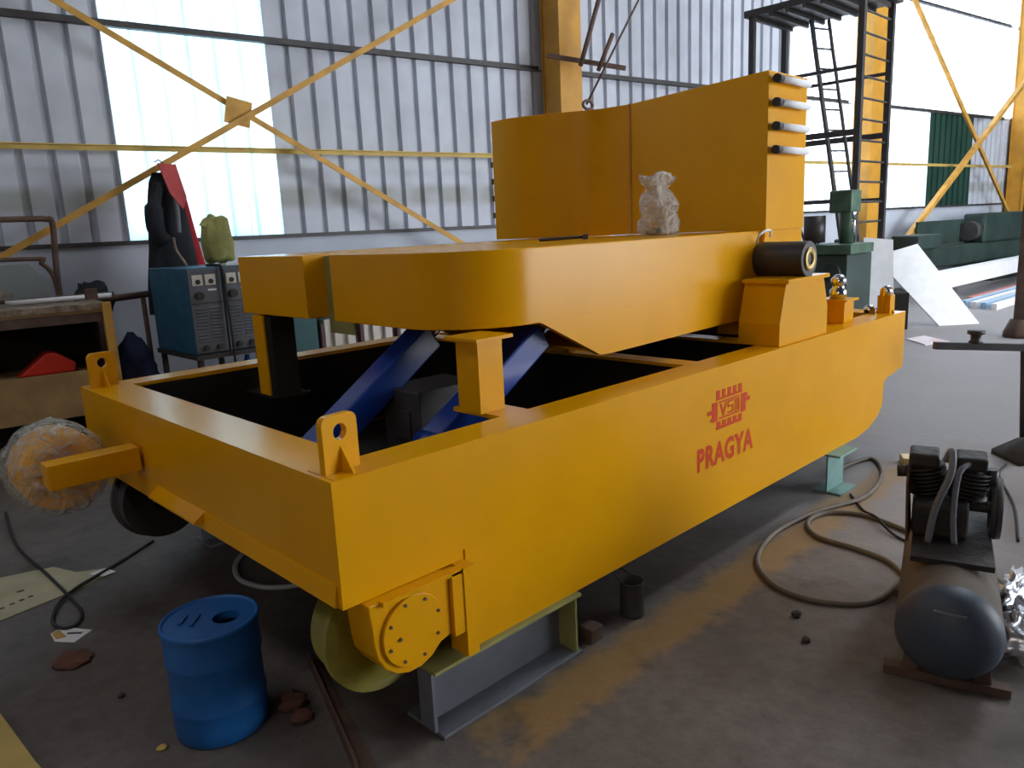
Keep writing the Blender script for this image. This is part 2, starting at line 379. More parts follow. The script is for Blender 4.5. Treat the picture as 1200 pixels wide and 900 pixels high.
while u < 17.0: sheets.append((u, 1.0, 1.64, 9, TRANSW, 'blown out white translucent sheet')); u += 1.0
while u < 45:
    sheets.append((u, 1.0, 1.64, 3.6, TRANSG if u < 18.3 else CLAD, 'green translucent sheet' if u < 18.3 else None))
    sheets.append((u, 1.0, 3.6, 9, TRANSW if u < 30 else CLAD, 'blown out white translucent sheet' if u < 30 else None)); u += 1.0
for s_ in sheets: sheet(*s_)
# girts (dark angle irons) fixed to the sheeting
for z in (3.58, 5.6, 7.6):
    for (a, b) in ((-7.4, 6.6), (6.97, 13.9), (14.3, 20.6), (21.0, 44)):
        mb = MB(); wbox(mb, a, b, z - .035, z + .035, .0, .012); wbox(mb, a, b, z - .035, z - .025, .012, .07)
        obj('girt', mb, STEEL, wall)
obj('flashing', wbox(MB(), -7.4, 44, 1.615, 1.655, .0, .03), STEEL, wall, label='dark strip at the foot of the sheeting')

def column(u0, w, label):
    t = thing('steel_column', wp(u0 + w / 2, 0, 5.9), label, 'column', group=None)
    d0, d1 = .08, .43
    mb = MB(); wbox(mb, u0, u0 + w, 0, 9, d1 - .02, d1); wbox(mb, u0, u0 + w, 0, 9, d0, d0 + .02); obj('flange', mb, YEL3, t)
    obj('web', wbox(MB(), u0 + .02, u0 + w - .02, 0, 8.98, d0 + .02, d1 - .02), YEL3, t)
    obj('base_plate', wbox(MB(), u0 - .08, u0 + w + .08, 0, .03, d0 - .06, d1 + .1), STEEL, t)
    return t
column(6.60, .36, 'yellow steel column behind the left part of the tall yellow housing')
column(13.95, .42, 'yellow steel column standing behind the dark ladder tower')
column(20.85, .42, 'orange-brown steel column at the right edge of the picture')

def wl(mb, a, b, w, t, y0): return mb.angle(wp(a[0], a[1], y0), wp(b[0], b[1], y0), w, t, up=(0, 0, 1))
t = thing('cross_bracing', wp(2.49, 0, 5.9), 'large yellow X bracing with square centre plate on the left wall', 'bracing')
obj('brace_bar', wl(MB(), (0.0, 4.25), (5.70, 1.05), .055, .010, 5.80), YEL2, t)
obj('brace_bar', wl(MB(), (-0.6, 1.0), (6.2, 4.78), .055, .010, 5.71), YEL2, t)
g = MB(); M_ = Matrix.Translation(wp(2.50, 2.80, 5.75)) @ Matrix.Rotation(WA, 4, 'Z') @ Matrix.Rotation(0.22, 4, 'Y')
obj('gusset_plate', g.box((-.12, -.006, -.12), (.12, .006, .12), M_), YEL2, t)
t = thing('cross_bracing', wp(18, 0, 5.9), 'faint yellow X bracing on the wall at far right', 'bracing')
obj('brace_bar', wl(MB(), (14.6, 6.0), (20.7, 1.05), .09, .012, 5.80), YEL2, t)
obj('brace_bar', wl(MB(), (14.6, .55), (20.7, 4.55), .09, .012, 5.70), YEL2, t)
for (a, b, lab) in ((-7.4, 6.55, 'long thin yellow horizontal tie running along the left wall'), (6.97, 13.9, 'thin yellow horizontal tie behind the tall yellow housing'), (14.4, 20.8, 'bright yellow horizontal tie on the far right wall')):
    mb = MB(); wbox(mb, a, b, 2.455, 2.505, .18, .19); wbox(mb, a, b, 2.495, 2.505, .19, .23)
    t = single('wall_tie', mb, RAILY, lab, 'tie bar')

# ------------------------------------------------------------------ yellow transfer trolley
T = thing('transfer_trolley', (2.17, 1.14, 0), 'huge glossy yellow steel trolley with lifting arm, raised on steel beams', 'trolley')
ZT, ZB1, ZB2, LX, WY = .945, .567, .243, 4.34, 2.29
def web_poly(y): return [(x, y, z) for x, z in ((0, ZT), (0, ZB1), (.447, ZB1), (.447, ZB1 + .03), (.456, ZB1 + .03), (.456, ZB2), (3.62, ZB2), (3.80, .262), (3.94, .315), (4.01, .37), (4.02, .52), (4.07, .545), (4.16, .55), (4.34, .575), (4.34, ZT))]
def girder(y0, s):
    g = MB(); g.prism(web_poly(y0), (0, .015 * s, 0))
    g.box((.02, y0 + .015 * s, ZT - .016), (LX - .02, y0 + .155 * s, ZT))
    g.box((.46, y0 + .140 * s, .45), (LX - .2, y0 + .155 * s, ZT - .016))
    g.box((.46, y0 + .015 * s, ZB2), (3.6, y0 + .155 * s, ZB2 + .016))
    return obj('side_girder', g, YEL, T)
gn = girder(0.0, 1)
girder(WY, -1)
for x0, s in ((0, 1), (LX, -1)):
    g = MB(); g.box((x0, .015, ZB1), (x0 + .015 * s, WY - .015, ZT)); g.box((x0 + .015 * s, .155, ZT - .016), (x0 + .19 * s, WY - .155, ZT))
    g.box((x0 + .175 * s, .155, ZB1 + .02), (x0 + .19 * s, WY - .155, ZT - .016))
    g.box((x0 + .015 * s, .016, ZB1), (x0 + .19 * s, WY - .016, ZB1 + .014))
    obj('end_girder', g, YEL, T)
obj('lower_lip', MB().prism([(0, .02, ZB1), (-.014, .02, ZB1 + .006), (-.004, .02, ZB1 + .07), (0, .02, ZB1 + .07)], (0, 2.25, 0)), YEL, T)
for x in (1.97, 2.72, 3.48):
    g = MB(); g.box((x, .156, ZT - .018), (x + .11, WY - .156, ZT - .002)); o = obj('cross_member', g, YEL, T); obj('cross_web', MB().box((x + .045, .156, .5), (x + .06, WY - .156, ZT - .018)), DARK, o)  # webs coloured near-black to put the frame's inner shade into them
obj('deck_bottom', MB().box((.2, .16, .46), (LX - .2, WY - .16, .475)), DARK, T, label='bottom plate inside the frame, dark to paint in the shade')
inner = MB(); inner.box((.192, .16, .48), (.196, WY - .16, .925)).box((.2, WY - .163, .48), (LX - .2, WY - .157, .925)).box((.2, .157, .48), (LX - .2, .161, .925))  # thin plates added so the interior's shade is in their colour
obj('shade_lining', inner, DARK, T, label='added dark plates painting the shade inside the frame')
# lifting lugs
def lug(x, y, ang, name='lifting_lug'):
    M_ = Matrix.Translation((x, y, ZT)) @ Matrix.Rotation(ang, 4, 'Z')
    w, h, r, t = .062, .165, .025, .012; cz = .115
    outer = [(-w, 0), (w, 0)] + arc(w - r, h - r, r, 0, PI / 2, 4) + arc(-w + r, h - r, r, PI / 2, PI, 4)
    n = 20; hole = [(.024 * math.cos(2 * PI * k / n), cz + .024 * math.sin(2 * PI * k / n)) for k in range(n)]
    bm = bmesh.new(); L = []
    for yy in (-t, t):
        ov = [bm.verts.new(M_ @ Vector((a, yy, b))) for a, b in outer]; hv = [bm.verts.new(M_ @ Vector((a, yy, b))) for a, b in hole]
        oe = [bm.edges.new((ov[i], ov[(i + 1) % len(ov)])) for i in range(len(ov))]; he = [bm.edges.new((hv[i], hv[(i + 1) % n])) for i in range(n)]
        bmesh.ops.triangle_fill(bm, edges=oe + he, use_beauty=True); L.append((ov, hv))
    for q in (0, 1):
        a, b = L[0][q], L[1][q]
        for i in range(len(a)): bm.faces.new((a[i], a[(i + 1) % len(a)], b[(i + 1) % len(a)], b[i]))
    bmesh.ops.recalc_face_normals(bm, faces=bm.faces)
    mb = MB(); bm.verts.index_update(); mb.add([v.co.copy() for v in bm.verts], [tuple(v.index for v in f.verts) for f in bm.faces]); bm.free()
    o = obj(name, mb, YEL, T)
    for s in (-1, 1):
        obj('gusset', MB().prism([M_ @ Vector(p) for p in ((.004, s * t, 0), (.004, s * (t + .05), 0), (.004, s * t, .075))], M_.to_3x3() @ Vector((-.008, 0, 0))), YEL, o)
lug(.085, .085, 0.12); lug(.085, WY - .085, 0.12); lug(LX - .12, .085, -.1); lug(LX - .12, WY - .085, -.1)
# lettering and emblem painted on the long side
def text_mb(txt, x0, x1, z0, z1, y, t=0.0015):
    c = bpy.data.curves.new('txt', 'FONT'); c.body = txt; c.size = 1; c.extrude = 0; c.offset = 0.04; c.resolution_u = 4; c.space_character = 1.12
    o = bpy.data.objects.new('txt', c); me = None
    COL.objects.link(o); dg = bpy.context.evaluated_depsgraph_get(); me = bpy.data.meshes.new_from_object(o.evaluated_get(dg))
    xs = [v.co.x for v in me.vertices]; ys = [v.co.y for v in me.vertices]; a, b, c0, d = min(xs), max(xs), min(ys), max(ys)
    mb = MB(); mb.add([(x0 + (v.co.x - a) / (b - a) * (x1 - x0), y, z0 + (v.co.y - c0) / (d - c0) * (z1 - z0)) for v in me.vertices], [tuple(p.vertices) for p in me.polygons])
    bpy.data.objects.remove(o); bpy.data.meshes.remove(me); return mb
obj('lettering', text_mb('PRAGYA', 1.822, 2.322, .488, .598, -.0015), RED, T, label='red painted letters PRAGYA')
e = MB(); ey = -.0015
def rc(x0, x1, z0, z1): e.box((x0, ey, z0), (x1, 0, z1))
ex, ez = 2.095, .745
for i in range(5): rc(ex - .115 + i * .049, ex - .085 + i * .049, ez + .055, ez + .092)     # upper cog teeth
rc(ex - .115, ex + .115, ez + .047, ez + .057)
rc(ex - .15, ex - .105, ez - .05, ez + .04); rc(ex + .105, ex + .15, ez - .05, ez + .04)
rc(ex - .19, ex - .15, ez - .012, ez + .008); rc(ex + .15, ex + .19, ez - .004, ez + .016)
rc(ex - .165, ex - .15, ez - .045, ez - .03); rc(ex + .15, ex + .165, ez + .022, ez + .037)
for i in range(5): rc(ex - .11 + i * .048, ex - .078 + i * .048, ez - .078, ez - .055)
rc(ex - .115, ex + .115, ez - .092, ez - .078)
rc(ex - .09, ex + .09, ez + .030, ez + .038); rc(ex - .09, ex + .09, ez - .045, ez - .037)
e.prism([(ex - .085, ey, ez + .026), (ex - .07, ey, ez + .026), (ex - .052, ey, ez - .01), (ex - .034, ey, ez + .026), (ex - .02, ey, ez + .026), (ex - .045, ey, ez - .034), (ex - .06, ey, ez - .034)], (0, .0015, 0))
for z in (-.032, -.004, .02): rc(ex - .015, ex + .035, ez + z, ez + z + .008)
rc(ex - .015, ex - .005, ez - .004, ez + .028); rc(ex + .025, ex + .035, ez - .032, ez + .004)
for x in (.048, .066, .082): rc(ex + x, ex + x + .010, ez - .034, ez + .026)
obj('emblem', e, RED, T, label='red painted cogwheel emblem')
# posts and brackets under the arm
def c_post(x, y, z0, z1, w=.12, d=.12):
    g = MB(); g.box((x, y, z0), (x + .01, y + d, z1)); g.box((x + .01, y, z0), (x + w, y + .01, z1)); g.box((x + .01, y + d - .01, z0), (x + w, y + d, z1))
    p = obj('support_post', g, YEL, T); obj('cap_plate', MB().box((x - .03, y - .03, z1), (x + w + .03, y + d + .03, z1 + .012)), YEL, p)
    return p
obj('post_bracket', MB().box((.79, .156, ZT - .017), (.93, .42, ZT - .001)), YEL, T)
c_post(.765, .235, ZT, 1.212)
obj('post_bracket', MB().box((.75, 1.80, .80), (.95, WY - .16, .812)), DARK, T)
g = MB(); g.box((.76, 1.86, .812), (.77, 1.97, 1.225)); g.box((.77, 1.96, .812), (.86, 1.97, 1.225)); obj('support_post', g, YEL, T)
g = MB(); g.box((.772, 1.80, .812), (.90, 1.955, 1.22)); obj('post_shade_block', g, DARK, T)  # near-black filler painting the shade beside the far post
# lifting arm with rounded nose
def arm_plan(z):
    pts = [(.80, 1.235, z), (.785, .90, z)]
    pts += [(x, y, z) for x, y in arc(1.15, .67, .37, PI + .05, 1.5 * PI, 48)]
    pts += [(2.90, .30, z), (2.98, .33, z), (2.98, 1.235, z)]
    return pts
obj('lifting_arm', MB().prism(arm_plan(1.228), (0, 0, .297)), YEL, T, bevel=.004)
ap = [(1.13, 1.235), (1.17, 1.226), (1.53, 1.046), (1.60, 1.042), (2.80, 1.06), (2.93, 1.12), (3.0, 1.25), (3.01, 1.40), (2.98, 1.50), (2.9, 1.235)]
obj('arm_cheek', MB().prism([(x, .2985, z) for x, z in ap], (0, .03, 0)), YEL, T)
obj('arm_cheek', MB().prism([(x, 1.20, z) for x, z in ap], (0, .03, 0)), YEL, T)
obj('arm_belly', MB().box((1.53, .33, 1.055), (2.8, 1.2, 1.065)), YEL, T)
obj('fork_arm', MB().box((.785, 1.445, 1.228), (2.98, 2.115, 1.522)), YEL, T, bevel=.004)
obj('slot_plate', MB().box((.90, 1.236, 1.15), (.915, 1.444, 1.515)), OLIVE, T, label='olive unpainted plate closing the slot')
# tall housing
hp = [(2.99, .30), (3.232, 1.395)] + [(p.x, p.y) for p in spline([(3.232, 1.395, 0), (3.20, 1.62, 0), (3.096, 1.83, 0), (2.98, 2.05, 0), (2.93, 2.23, 0), (2.938, 2.416, 0)], 8)][1:] + [(3.45, 2.416), (3.45, .30)]
obj('tall_housing', MB().prism([(x, y, 1.524) for x, y in hp], (0, 0, .836)), YEL, T, bevel=.003)
obj('housing_seam', MB().box((3.222, 1.388, 1.53), (3.234, 1.402, 2.362)), YEL2, T)
obj('housing_leg', MB().box((3.0, .31, .93), (3.45, .60, 1.523)), YEL, T)
obj('housing_leg', MB().box((3.0, 1.75, .93), (3.45, 2.0, 1.523)), YEL, T)
for z in (2.315, 2.195, 2.073, 1.951):
    o = obj('step_rung', MB().cyl((3.05, .262, z), (3.38, .262, z), .0195, n=14), WHITE, T, label='white sleeve rung')
    obj('end_cap', MB().cyl((3.0, .262, z), (3.05, .262, z), .023, n=14), BLACK, o); obj('bracket', MB().box((3.04, .262, z - .008), (3.07, .299, z + .008)).box((3.35, .262, z - .008), (3.38, .299, z + .008)), YEL, o)
    obj('step_rung', MB().box((2.97, 2.417, z - .27), (3.35, 2.475, z - .23)), BROWN, T)
# pedestal and pivot
ped = [(2.66, .022), (2.62, .03), (2.60, .022)]
g = MB(); g.prism([(2.62, .022, ZT), (3.18, .022, ZT), (3.18, .022, 1.10), (3.12, .022, 1.262), (2.68, .022, 1.262), (2.62, .022, 1.06)], (0, .23, 0)); pd = obj('pivot_pedestal', g, YEL, T, bevel=.004)
obj('cap_plate', MB().box((2.66, .0, 1.262), (3.14, .255, 1.282)), YEL, pd)
pv = obj('pivot_shaft', MB().cyl((2.93, .02, 1.37), (2.93, .297, 1.37), .094, n=32), BLACK, T, bevel=.004)
obj('hook_wire', MB().tube(spline([(2.86, .285, 1.46), (2.84, .26, 1.50), (2.90, .25, 1.525), (2.99, .27, 1.52), (3.02, .29, 1.49)]), .006, 6), WHITE, T)
obj('bearing_ring', MB().lathe([(.03, .0), (.062, .0), (.062, .006), (.03, .006), (.03, 0)], (2.93, .018, 1.37), (0, -1, 0)), BRASS, pv)
g = MB(); g.box((3.60, .10, ZT), (3.74, .24, 1.075)); o = obj('lamp_block', g, YEL, T, bevel=.003); obj('cap_plate', MB().box((3.58, .08, 1.075), (3.76, .26, 1.088)), YEL, o)
obj('chrome_fitting', MB().lathe([(0, 0), (.05, 0), (.05, .05), (.035, .065), (.035, .085), (.045, .09), (.045, .12), (.02, .145), (0, .147)], (3.67, .17, 1.088)), CHROME, o)
obj('chrome_fitting', MB().lathe([(0, 0), (.035, 0), (.035, .03), (.02, .05), (0, .052)], (4.17, .17, ZT)), CHROME, T)
g = MB(); g.box((4.17, .04, ZT), (4.25, .12, 1.06)); o = obj('lamp_block', g, YEL, T); obj('chrome_fitting', MB().lathe([(0, 0), (.03, 0), (.035, .03), (.02, .06), (0, .062)], (4.21, .08, 1.06)), CHROME, o)
# hydraulic rams
def ram(a, b, w):
    a = Vector(a); b = Vector(b); mid = a.lerp(b, .78)
    o = obj('hydraulic_ram', MB().bar(a, mid.lerp(b, .6), w, w), BLUER, T, bevel=.01, label='blue ram barrel'); 
    obj('ram_rod', MB().cyl(mid, b, w * .3, n=16), CHROME, o); obj('end_eye', MB().cyl(a + Vector((0, -w * .5, 0)), a + Vector((0, w * .5, 0)), w * .55, n=18), BLUER, o)
ram((.30, .95, .62), (1.17, .95, 1.20), .125)
ram((.72, .47, .79), (1.36, .47, 1.19), .12)
g = MB(); g.box((.85, .72, .50), (1.20, .98, .95)); o = obj('motor_box', g, STEEL, T, bevel=.01); obj('terminal_cover', MB().box((.84, .78, .74), (.85, .90, .86)), STEEL, o)
obj('cable_tray', MB().box((.30, .20, .70), (.80, .30, .715)), STEEL, T)
# buffer bar with wrapped disc, small ledge
o = obj('buffer_bar', MB().box((-.355, 1.50, .685), (-.0145, 1.60, .787)), YEL, T, bevel=.004)
d_ = obj('buffer_disc', MB().lathe([(0, 0), (.06, 0), (.06, -.02), (.155, -.02), (.155, -.02), (.165, -.01), (.165, -.01), (.165, .16), (.165, .16), (0, .16)], (-.26, 1.70, .71), (0, 1, 0)), YEL, T)
obj('disc_axle', MB().cyl((-.26, 1.60, .71), (-.26, 1.70, .71), .04), YEL, d_)
mb = MB(); n = 48; prof = [(.02, -.035), (.06, -.03), (.10, -.034), (.14, -.03), (.172, -.028), (.178, -.024), (.183, -.012), (.185, .0), (.186, .04), (.19, .08), (.192, .13), (.19, .18), (.186, .20), (.18, .205), (.12, .20), (.02, .195)]
mb.lathe(prof, (-.26, 1.70, .71), (0, 1, 0), n)
c = Vector((-.26, 1.70, .71))
for i, v in enumerate(mb.v):
    q = v - c; k = 1 + .06 * noise.noise(q * 22) + .04 * noise.noise(q * 55); v.x = c.x + q.x * k; v.z = c.z + q.z * k; v.y += .012 * noise.noise(q * 30)
obj('plastic_wrap', mb, WRAP, d_, label='crinkled clear plastic film')
obj('step_ledge', MB().prism([(0, .92, .60), (-.045, .92, .60), (-.045, .92, .608), (0, .92, .64)], (0, .46, 0)), YEL, T)
# travel wheels and bearing boxes
def wheelbox(x0, sx, y, sy):
    X = lambda a: x0 + sx * a
    Yv = lambda b: y + sy * b
    pts = [(.06, .565), (.355, .565), (.355, .36)] + [(.205 + .135 * math.cos(a), .435 + .135 * math.sin(a)) for a in [math.radians(d) for d in (-40, -60, -80, -100, -120, -140, -160, -180)]]
    wb = obj('bearing_box', MB().prism([(X(a), Yv(-.035), b) for a, b in pts], (0, sy * .13, 0)), YEL, T, bevel=.004)
    obj('cover_disc', MB().cyl((X(.205), Yv(-.047), .437), (X(.205), Yv(-.035), .437), .112, n=40), YEL, wb, bevel=.002)
    for k in range(8):
        a = 2 * PI * k / 8 + .3
        obj('bolt', MB().cyl((X(.205 + .095 * math.cos(a)), Yv(-.052), .437 + .095 * math.sin(a)), (X(.205 + .095 * math.cos(a)), Yv(-.047), .437 + .095 * math.sin(a)), .0055, n=6), BROWN, wb)
    obj('bolt', MB().cyl((X(.15), Yv(-.052), .43), (X(.15), Yv(-.047), .43), .006, n=6), BROWN, wb)
    obj('axle_bracket', MB().box((X(.356), Yv(-.05), .35), (X(.40), Yv(.05), .56)), YEL, wb)
    br = obj('axle_bracket', MB().box((X(.40), Yv(-.055), .262), (X(.446), Yv(.03), .566)), YEL, wb)
    obj('top_strip', MB().box((X(.10), Yv(-.05), .552), (X(.40), Yv(-.02), .5665)), YEL, wb)
    obj('travel_wheel', MB().lathe(crisp([(.05, -.01), (.17, -.01), (.205, 0), (.205, .025), (.185, .03), (.185, .12), (.05, .12)]), (X(.19), Yv(.10 if sy > 0 else .24), .40), (0, sy, 0), 40), WHEELM if sy > 0 else BLACK, T)
wheelbox(0, 1, 0.0, 1); wheelbox(0, 1, WY, -1)
for yy, s in ((.10, 1), (WY - .10, -1)): obj('travel_wheel', MB().lathe(crisp([(0, -.01), (.17, -.01), (.205, 0), (.205, .025), (.185, .03), (.185, .12), (0, .12)]), (3.75, yy, .45), (0, s, 0), 40), WHEELM, T)

# ------------------------------------------------------------------ steel beams propping the trolley
def ibeam(x0, x1, yc, h, m1, label, fw=.10, mt=None):
    t = thing('steel_beam', ((x0 + x1) / 2, yc, 0), label, 'beam')
    th = .013
    obj('lower_flange', MB().box((x0, yc - fw, 0), (x1, yc + fw, th)), m1, t, bevel=.002)
    obj('upper_flange', MB().box((x0 - .015, yc - fw * .95, h - th), (x1 + .005, yc + fw * .95, h)), mt or m1, t, bevel=.002)
    obj('web', MB().box((x0, yc - .005, th), (x1, yc + .005, h - th)), m1, t)
    return t
b1 = ibeam(.30, .985, .072, .2425, BEAMG, 'grey I-beam on the floor propping the near corner of the trolley', mt=OLIVE)
obj('end_plate', MB().box((.285, .0, .02), (.299, .072, .228)), BEAMG, b1)
obj('stiffener', MB().box((.955, -.02, .0135), (.965, .066, .228)), OLIVE, b1)
ibeam(3.20, 3.42, -.0, .2425, BEAMT, 'short teal I-beam on the floor propping the far right end of the trolley', fw=.085)
ibeam(.45, 1.1, WY - .07, .2425, BEAMG, 'grey I-beam in the shade under the far left corner of the trolley')
ibeam(3.2, 3.5, WY - .07, .2425, BEAMG, 'grey I-beam in the shade under the far right corner of the trolley')

# ------------------------------------------------------------------ foreground things
D = thing('plastic_drum', (-.147, .612, 0), 'blue plastic drum with round hole in its lid on the floor', 'drum')
prof = [(0, 0), (.140, 0), (.148, .01), (.151, .05), (.149, .10), (.152, .108), (.152, .12), (.149, .13), (.150, .26), (.153, .268), (.153, .28), (.150, .29), (.152, .355), (.153, .375), (.156, .38), (.156, .392), (.148, .395), (.143, .385)]
mb = MB().lathe(prof, (-.147, .612, 0), n=48)
for v in mb.v:
    if .13 < v.z < .26: q = Vector((v.x + .147, v.y - .612, 0)); k = 1 - .05 * max(0, noise.noise(Vector((v.x * 7, v.y * 7, v.z * 5)))); v.x = -.147 + q.x * k; v.y = .612 + q.y * k
obj('body', mb, BLUEP, D)
hc = (-.107, .575)
bm = bmesh.new(); n = 40
ov = [bm.verts.new((-.147 + .1435 * math.cos(2 * PI * k / n), .612 + .1435 * math.sin(2 * PI * k / n), .386)) for k in range(n)]
hv = [bm.verts.new((hc[0] + .043 * math.cos(2 * PI * k / n), hc[1] + .043 * math.sin(2 * PI * k / n), .388)) for k in range(n)]
bmesh.ops.triangle_fill(bm, edges=[bm.edges.new((r[i], r[(i + 1) % n])) for r in (ov, hv) for i in range(n)], use_beauty=True)
dn = [bm.verts.new((v.co.x, v.co.y, .36)) for v in hv]
for i in range(n): bm.faces.new((hv[i], hv[(i + 1) % n], dn[(i + 1) % n], dn[i]))
bmesh.ops.recalc_face_normals(bm, faces=bm.faces); bm.verts.index_update()
mb = MB(); mb.add([v.co.copy() for v in bm.verts], [tuple(v.index for v in f.verts) for f in bm.faces]); bm.free()
obj('lid', mb, BLUEP, D)
obj('lid_rib', MB().bar((-.215, .60, .390), (-.165, .655, .390), .012, .008), BLUEP, D)
obj('lid_rib', MB().bar((-.235, .64, .390), (-.195, .685, .390), .012, .008), BLUEP, D)

t = thing('steel_angle', (.13, .38, 0), 'rusty brown steel angle lying on the floor behind the drum', 'steel bar')
obj('flange', MB().prism([(.238, .732, 0), (.272, .700, 0), (.075, .02, 0), (.018, .06, 0)], (0, 0, .008)), BROWN, t)
obj('rib', MB().prism([(.238, .732, .008), (.244, .728, .008), (.028, .055, .008), (.018, .06, .008)], (0, 0, .04)), BROWN, t)
single('wooden_board', MB().prism([(-.677, 1.25, 0), (-.655, .85, 0), (-.60, .3, 0), (-1.1, .3, 0), (-1.1, 1.3, 0)], (0, 0, .02)), WOODP, 'pale yellow board on the floor in the bottom left corner', 'board')
cdt = single('cardboard_sheet', MB().prism([(-.424, 2.60, 0), (-.20, 2.53, 0), (-.135, 2.36, 0), (-.02, 2.29, 0), (-.01, 2.24, 0), (-.15, 2.15, 0), (-.52, 2.07, 0), (-1.0, 2.1, 0), (-1.0, 2.6, 0)], (0, 0, .006)), CARD, 'flattened tan cardboard on the floor at the left edge', 'cardboard')
c = cdt.location; INV[cdt.name] = Matrix.Translation(-c)
for (x, y, w) in ((-.50, 2.19, .022), (-.455, 2.205, .02), (-.415, 2.215, .022), (-.375, 2.225, .02), (-.54, 2.17, .02), (-.40, 2.33, .03)): obj('print', MB().box((x, y, .006), (x + w, y + .018, .0068)), BLACK, cdt, label='faded black print mark')
mb = MB(); mb.prism([(-.10, 2.28, .0064), (-.02, 2.285, .0064), (.0, 2.20, .0064), (-.06, 2.19, .0064)], (0, 0, .003)); single('paper_scrap', mb, PAPER, 'small white paper scrap on the edge of the tan cardboard', 'paper')
t = single('paper_sheet', MB().prism([(-.395, 1.765, .0), (-.34, 1.785, .0), (-.262, 1.66, .0), (-.345, 1.605, .0), (-.40, 1.68, 0)], (0, 0, .003)), PAPER, 'white and orange leaflet on the floor left of the drum', 'paper')
INV[t.name] = Matrix.Translation(-t.location)
obj('print', MB().prism([(-.392, 1.76, .003), (-.36, 1.772, .003), (-.355, 1.68, .003), (-.392, 1.69, .003)], (0, 0, .0006)), YEL2, t, label='orange printed corner'); obj('print', MB().bar((-.345, 1.71, .0035), (-.30, 1.665, .0035), .014, .001), STEEL, t)
single('rag', MB().blob((-.392, 1.455, .008), (.065, .075, .01), 3, .4), BRICK, 'dark reddish rag flat on the floor below the leaflet', 'rag')
def curve_thing(name, pts, r, m, label, cat, n=8, k=6, group=None):
    return single(name, MB().tube(spline(pts, k), r, n), m, label, cat, group)
curve_thing('cable', [(-.179, 3.70, .01), (-.26, 3.03, .008), (-.25, 2.45, .014), (-.243, 2.10, .012), (-.245, 1.88, .008), (-.29, 1.76, .008), (-.345, 1.76, .008), (-.362, 1.86, .008), (-.30, 2.02, .016), (-.20, 2.13, .016), (-.10, 2.20, .014), (.10, 2.34, .008), (.277, 2.468, .008)], .008, RUBBER, 'black cable looping over the cardboard at the left', 'cable')
curve_thing('pale_hose', [(.60, 1.95, .012), (.50, 1.87, .012), (.42, 1.76, .012), (.375, 1.60, .012), (.42, 1.43, .012), (.54, 1.33, .012), (.68, 1.32, .012)], .012, WHOSE, 'curved piece of pale grey hose on the floor under the trolley', 'hose')
curve_thing('air_hose', [(3.45, .10, .012), (3.75, .10, .012), (3.97, .03, .012), (3.70, -.13, .012), (3.25, -.20, .012), (2.90, -.10, .012), (2.49, -.055, .012), (2.143, -.13, .012), (1.95, -.29, .012), (1.90, -.47, .012), (1.98, -.64, .012), (2.10, -.71, .012), (2.26, -.73, .03), (2.36, -.72, .012), (2.48, -.60, .012), (2.525, -.44, .012), (2.55, -.24, .012), (2.70, -.12, .012), (2.88, -.14, .012), (2.97, -.29, .012), (2.92, -.48, .012), (2.80, -.70, .012), (2.60, -.85, .05), (2.35, -.90, .22)], .013, HOSE, 'thick brown air hose lying in loops beside the compressor', 'hose')
curve_thing('cable', [(3.25, -.12, .008), (3.05, -.27, .008), (2.93, -.38, .034), (2.80, -.53, .008), (2.72, -.75, .008), (2.6, -1.0, .008), (2.75, -1.3, .008), (2.9, -1.6, .008)], .007, RUBBER, 'thin black cable on the floor behind the air compressor', 'cable')
curve_thing('cable', [(3.1, -.98, .008), (3.6, -.85, .008), (4.1, -.66, .008), (4.35, -.64, .008)], .007, RUBBER, 'thin black cable running to the foot of the roller stand', 'cable')
t = thing('tin_can', (1.345, .01, 0), 'small grey open tin can on the floor by the long side', 'can')
obj('body', MB().lathe([(0, .004), (.048, .004), (.05, 0), (.052, .004), (.05, .01), (.05, .145), (.052, .15), (.047, .15), (.046, .02), (0, .02)], (1.345, .01, 0), n=28), STEEL, t)
obj('handle', MB().tube(spline([(1.31, .045, .15), (1.33, .09, .16), (1.38, .10, .165), (1.385, .045, .15)]), .003, 6), STEEL, t)
single('metal_block', MB().box((1.045, -.02, 0), (1.115, .05, .06)), BROWN, 'small rusty block against the end of the grey I-beam', 'block', bevel=.004)
STN = [((.06, .51, 0), .045, BRICK, 'broken piece of red brick right of the blue drum'), ((.04, .42, 0), .035, BRICK, 'smaller reddish stone in front of the brick piece'),
       ((-.346, .627, 0), .014, WOODP, 'tiny yellow pebble at the left foot of the drum'), ((1.758, -.505, 0), .020, STONE, 'dark pebble on the bare floor left of the compressor'),
       ((1.60, -.62, 0), .018, STONE, 'dark pebble nearest the compressor tank'), ((-.34, 1.04, 0), .012, STONE, 'tiny dark stone left of the blue drum')]
for i, (p_, r, m_, lab) in enumerate(STN):
    single('stone', MB().blob((p_[0], p_[1], r * .5), (r * 1.1, r * .9, r * .6), i + 2, .5, nu=12, nv=8), m_, lab, 'stone')
single('metal_offcut', MB().box((-.06, -.035, 0), (.06, .035, .05), Matrix.Translation((4.04, -.16, 0)) @ Matrix.Rotation(.5, 4, 'Z')), BRASS, 'small brassy offcut on the floor beyond the trolley end', 'offcut', bevel=.004)

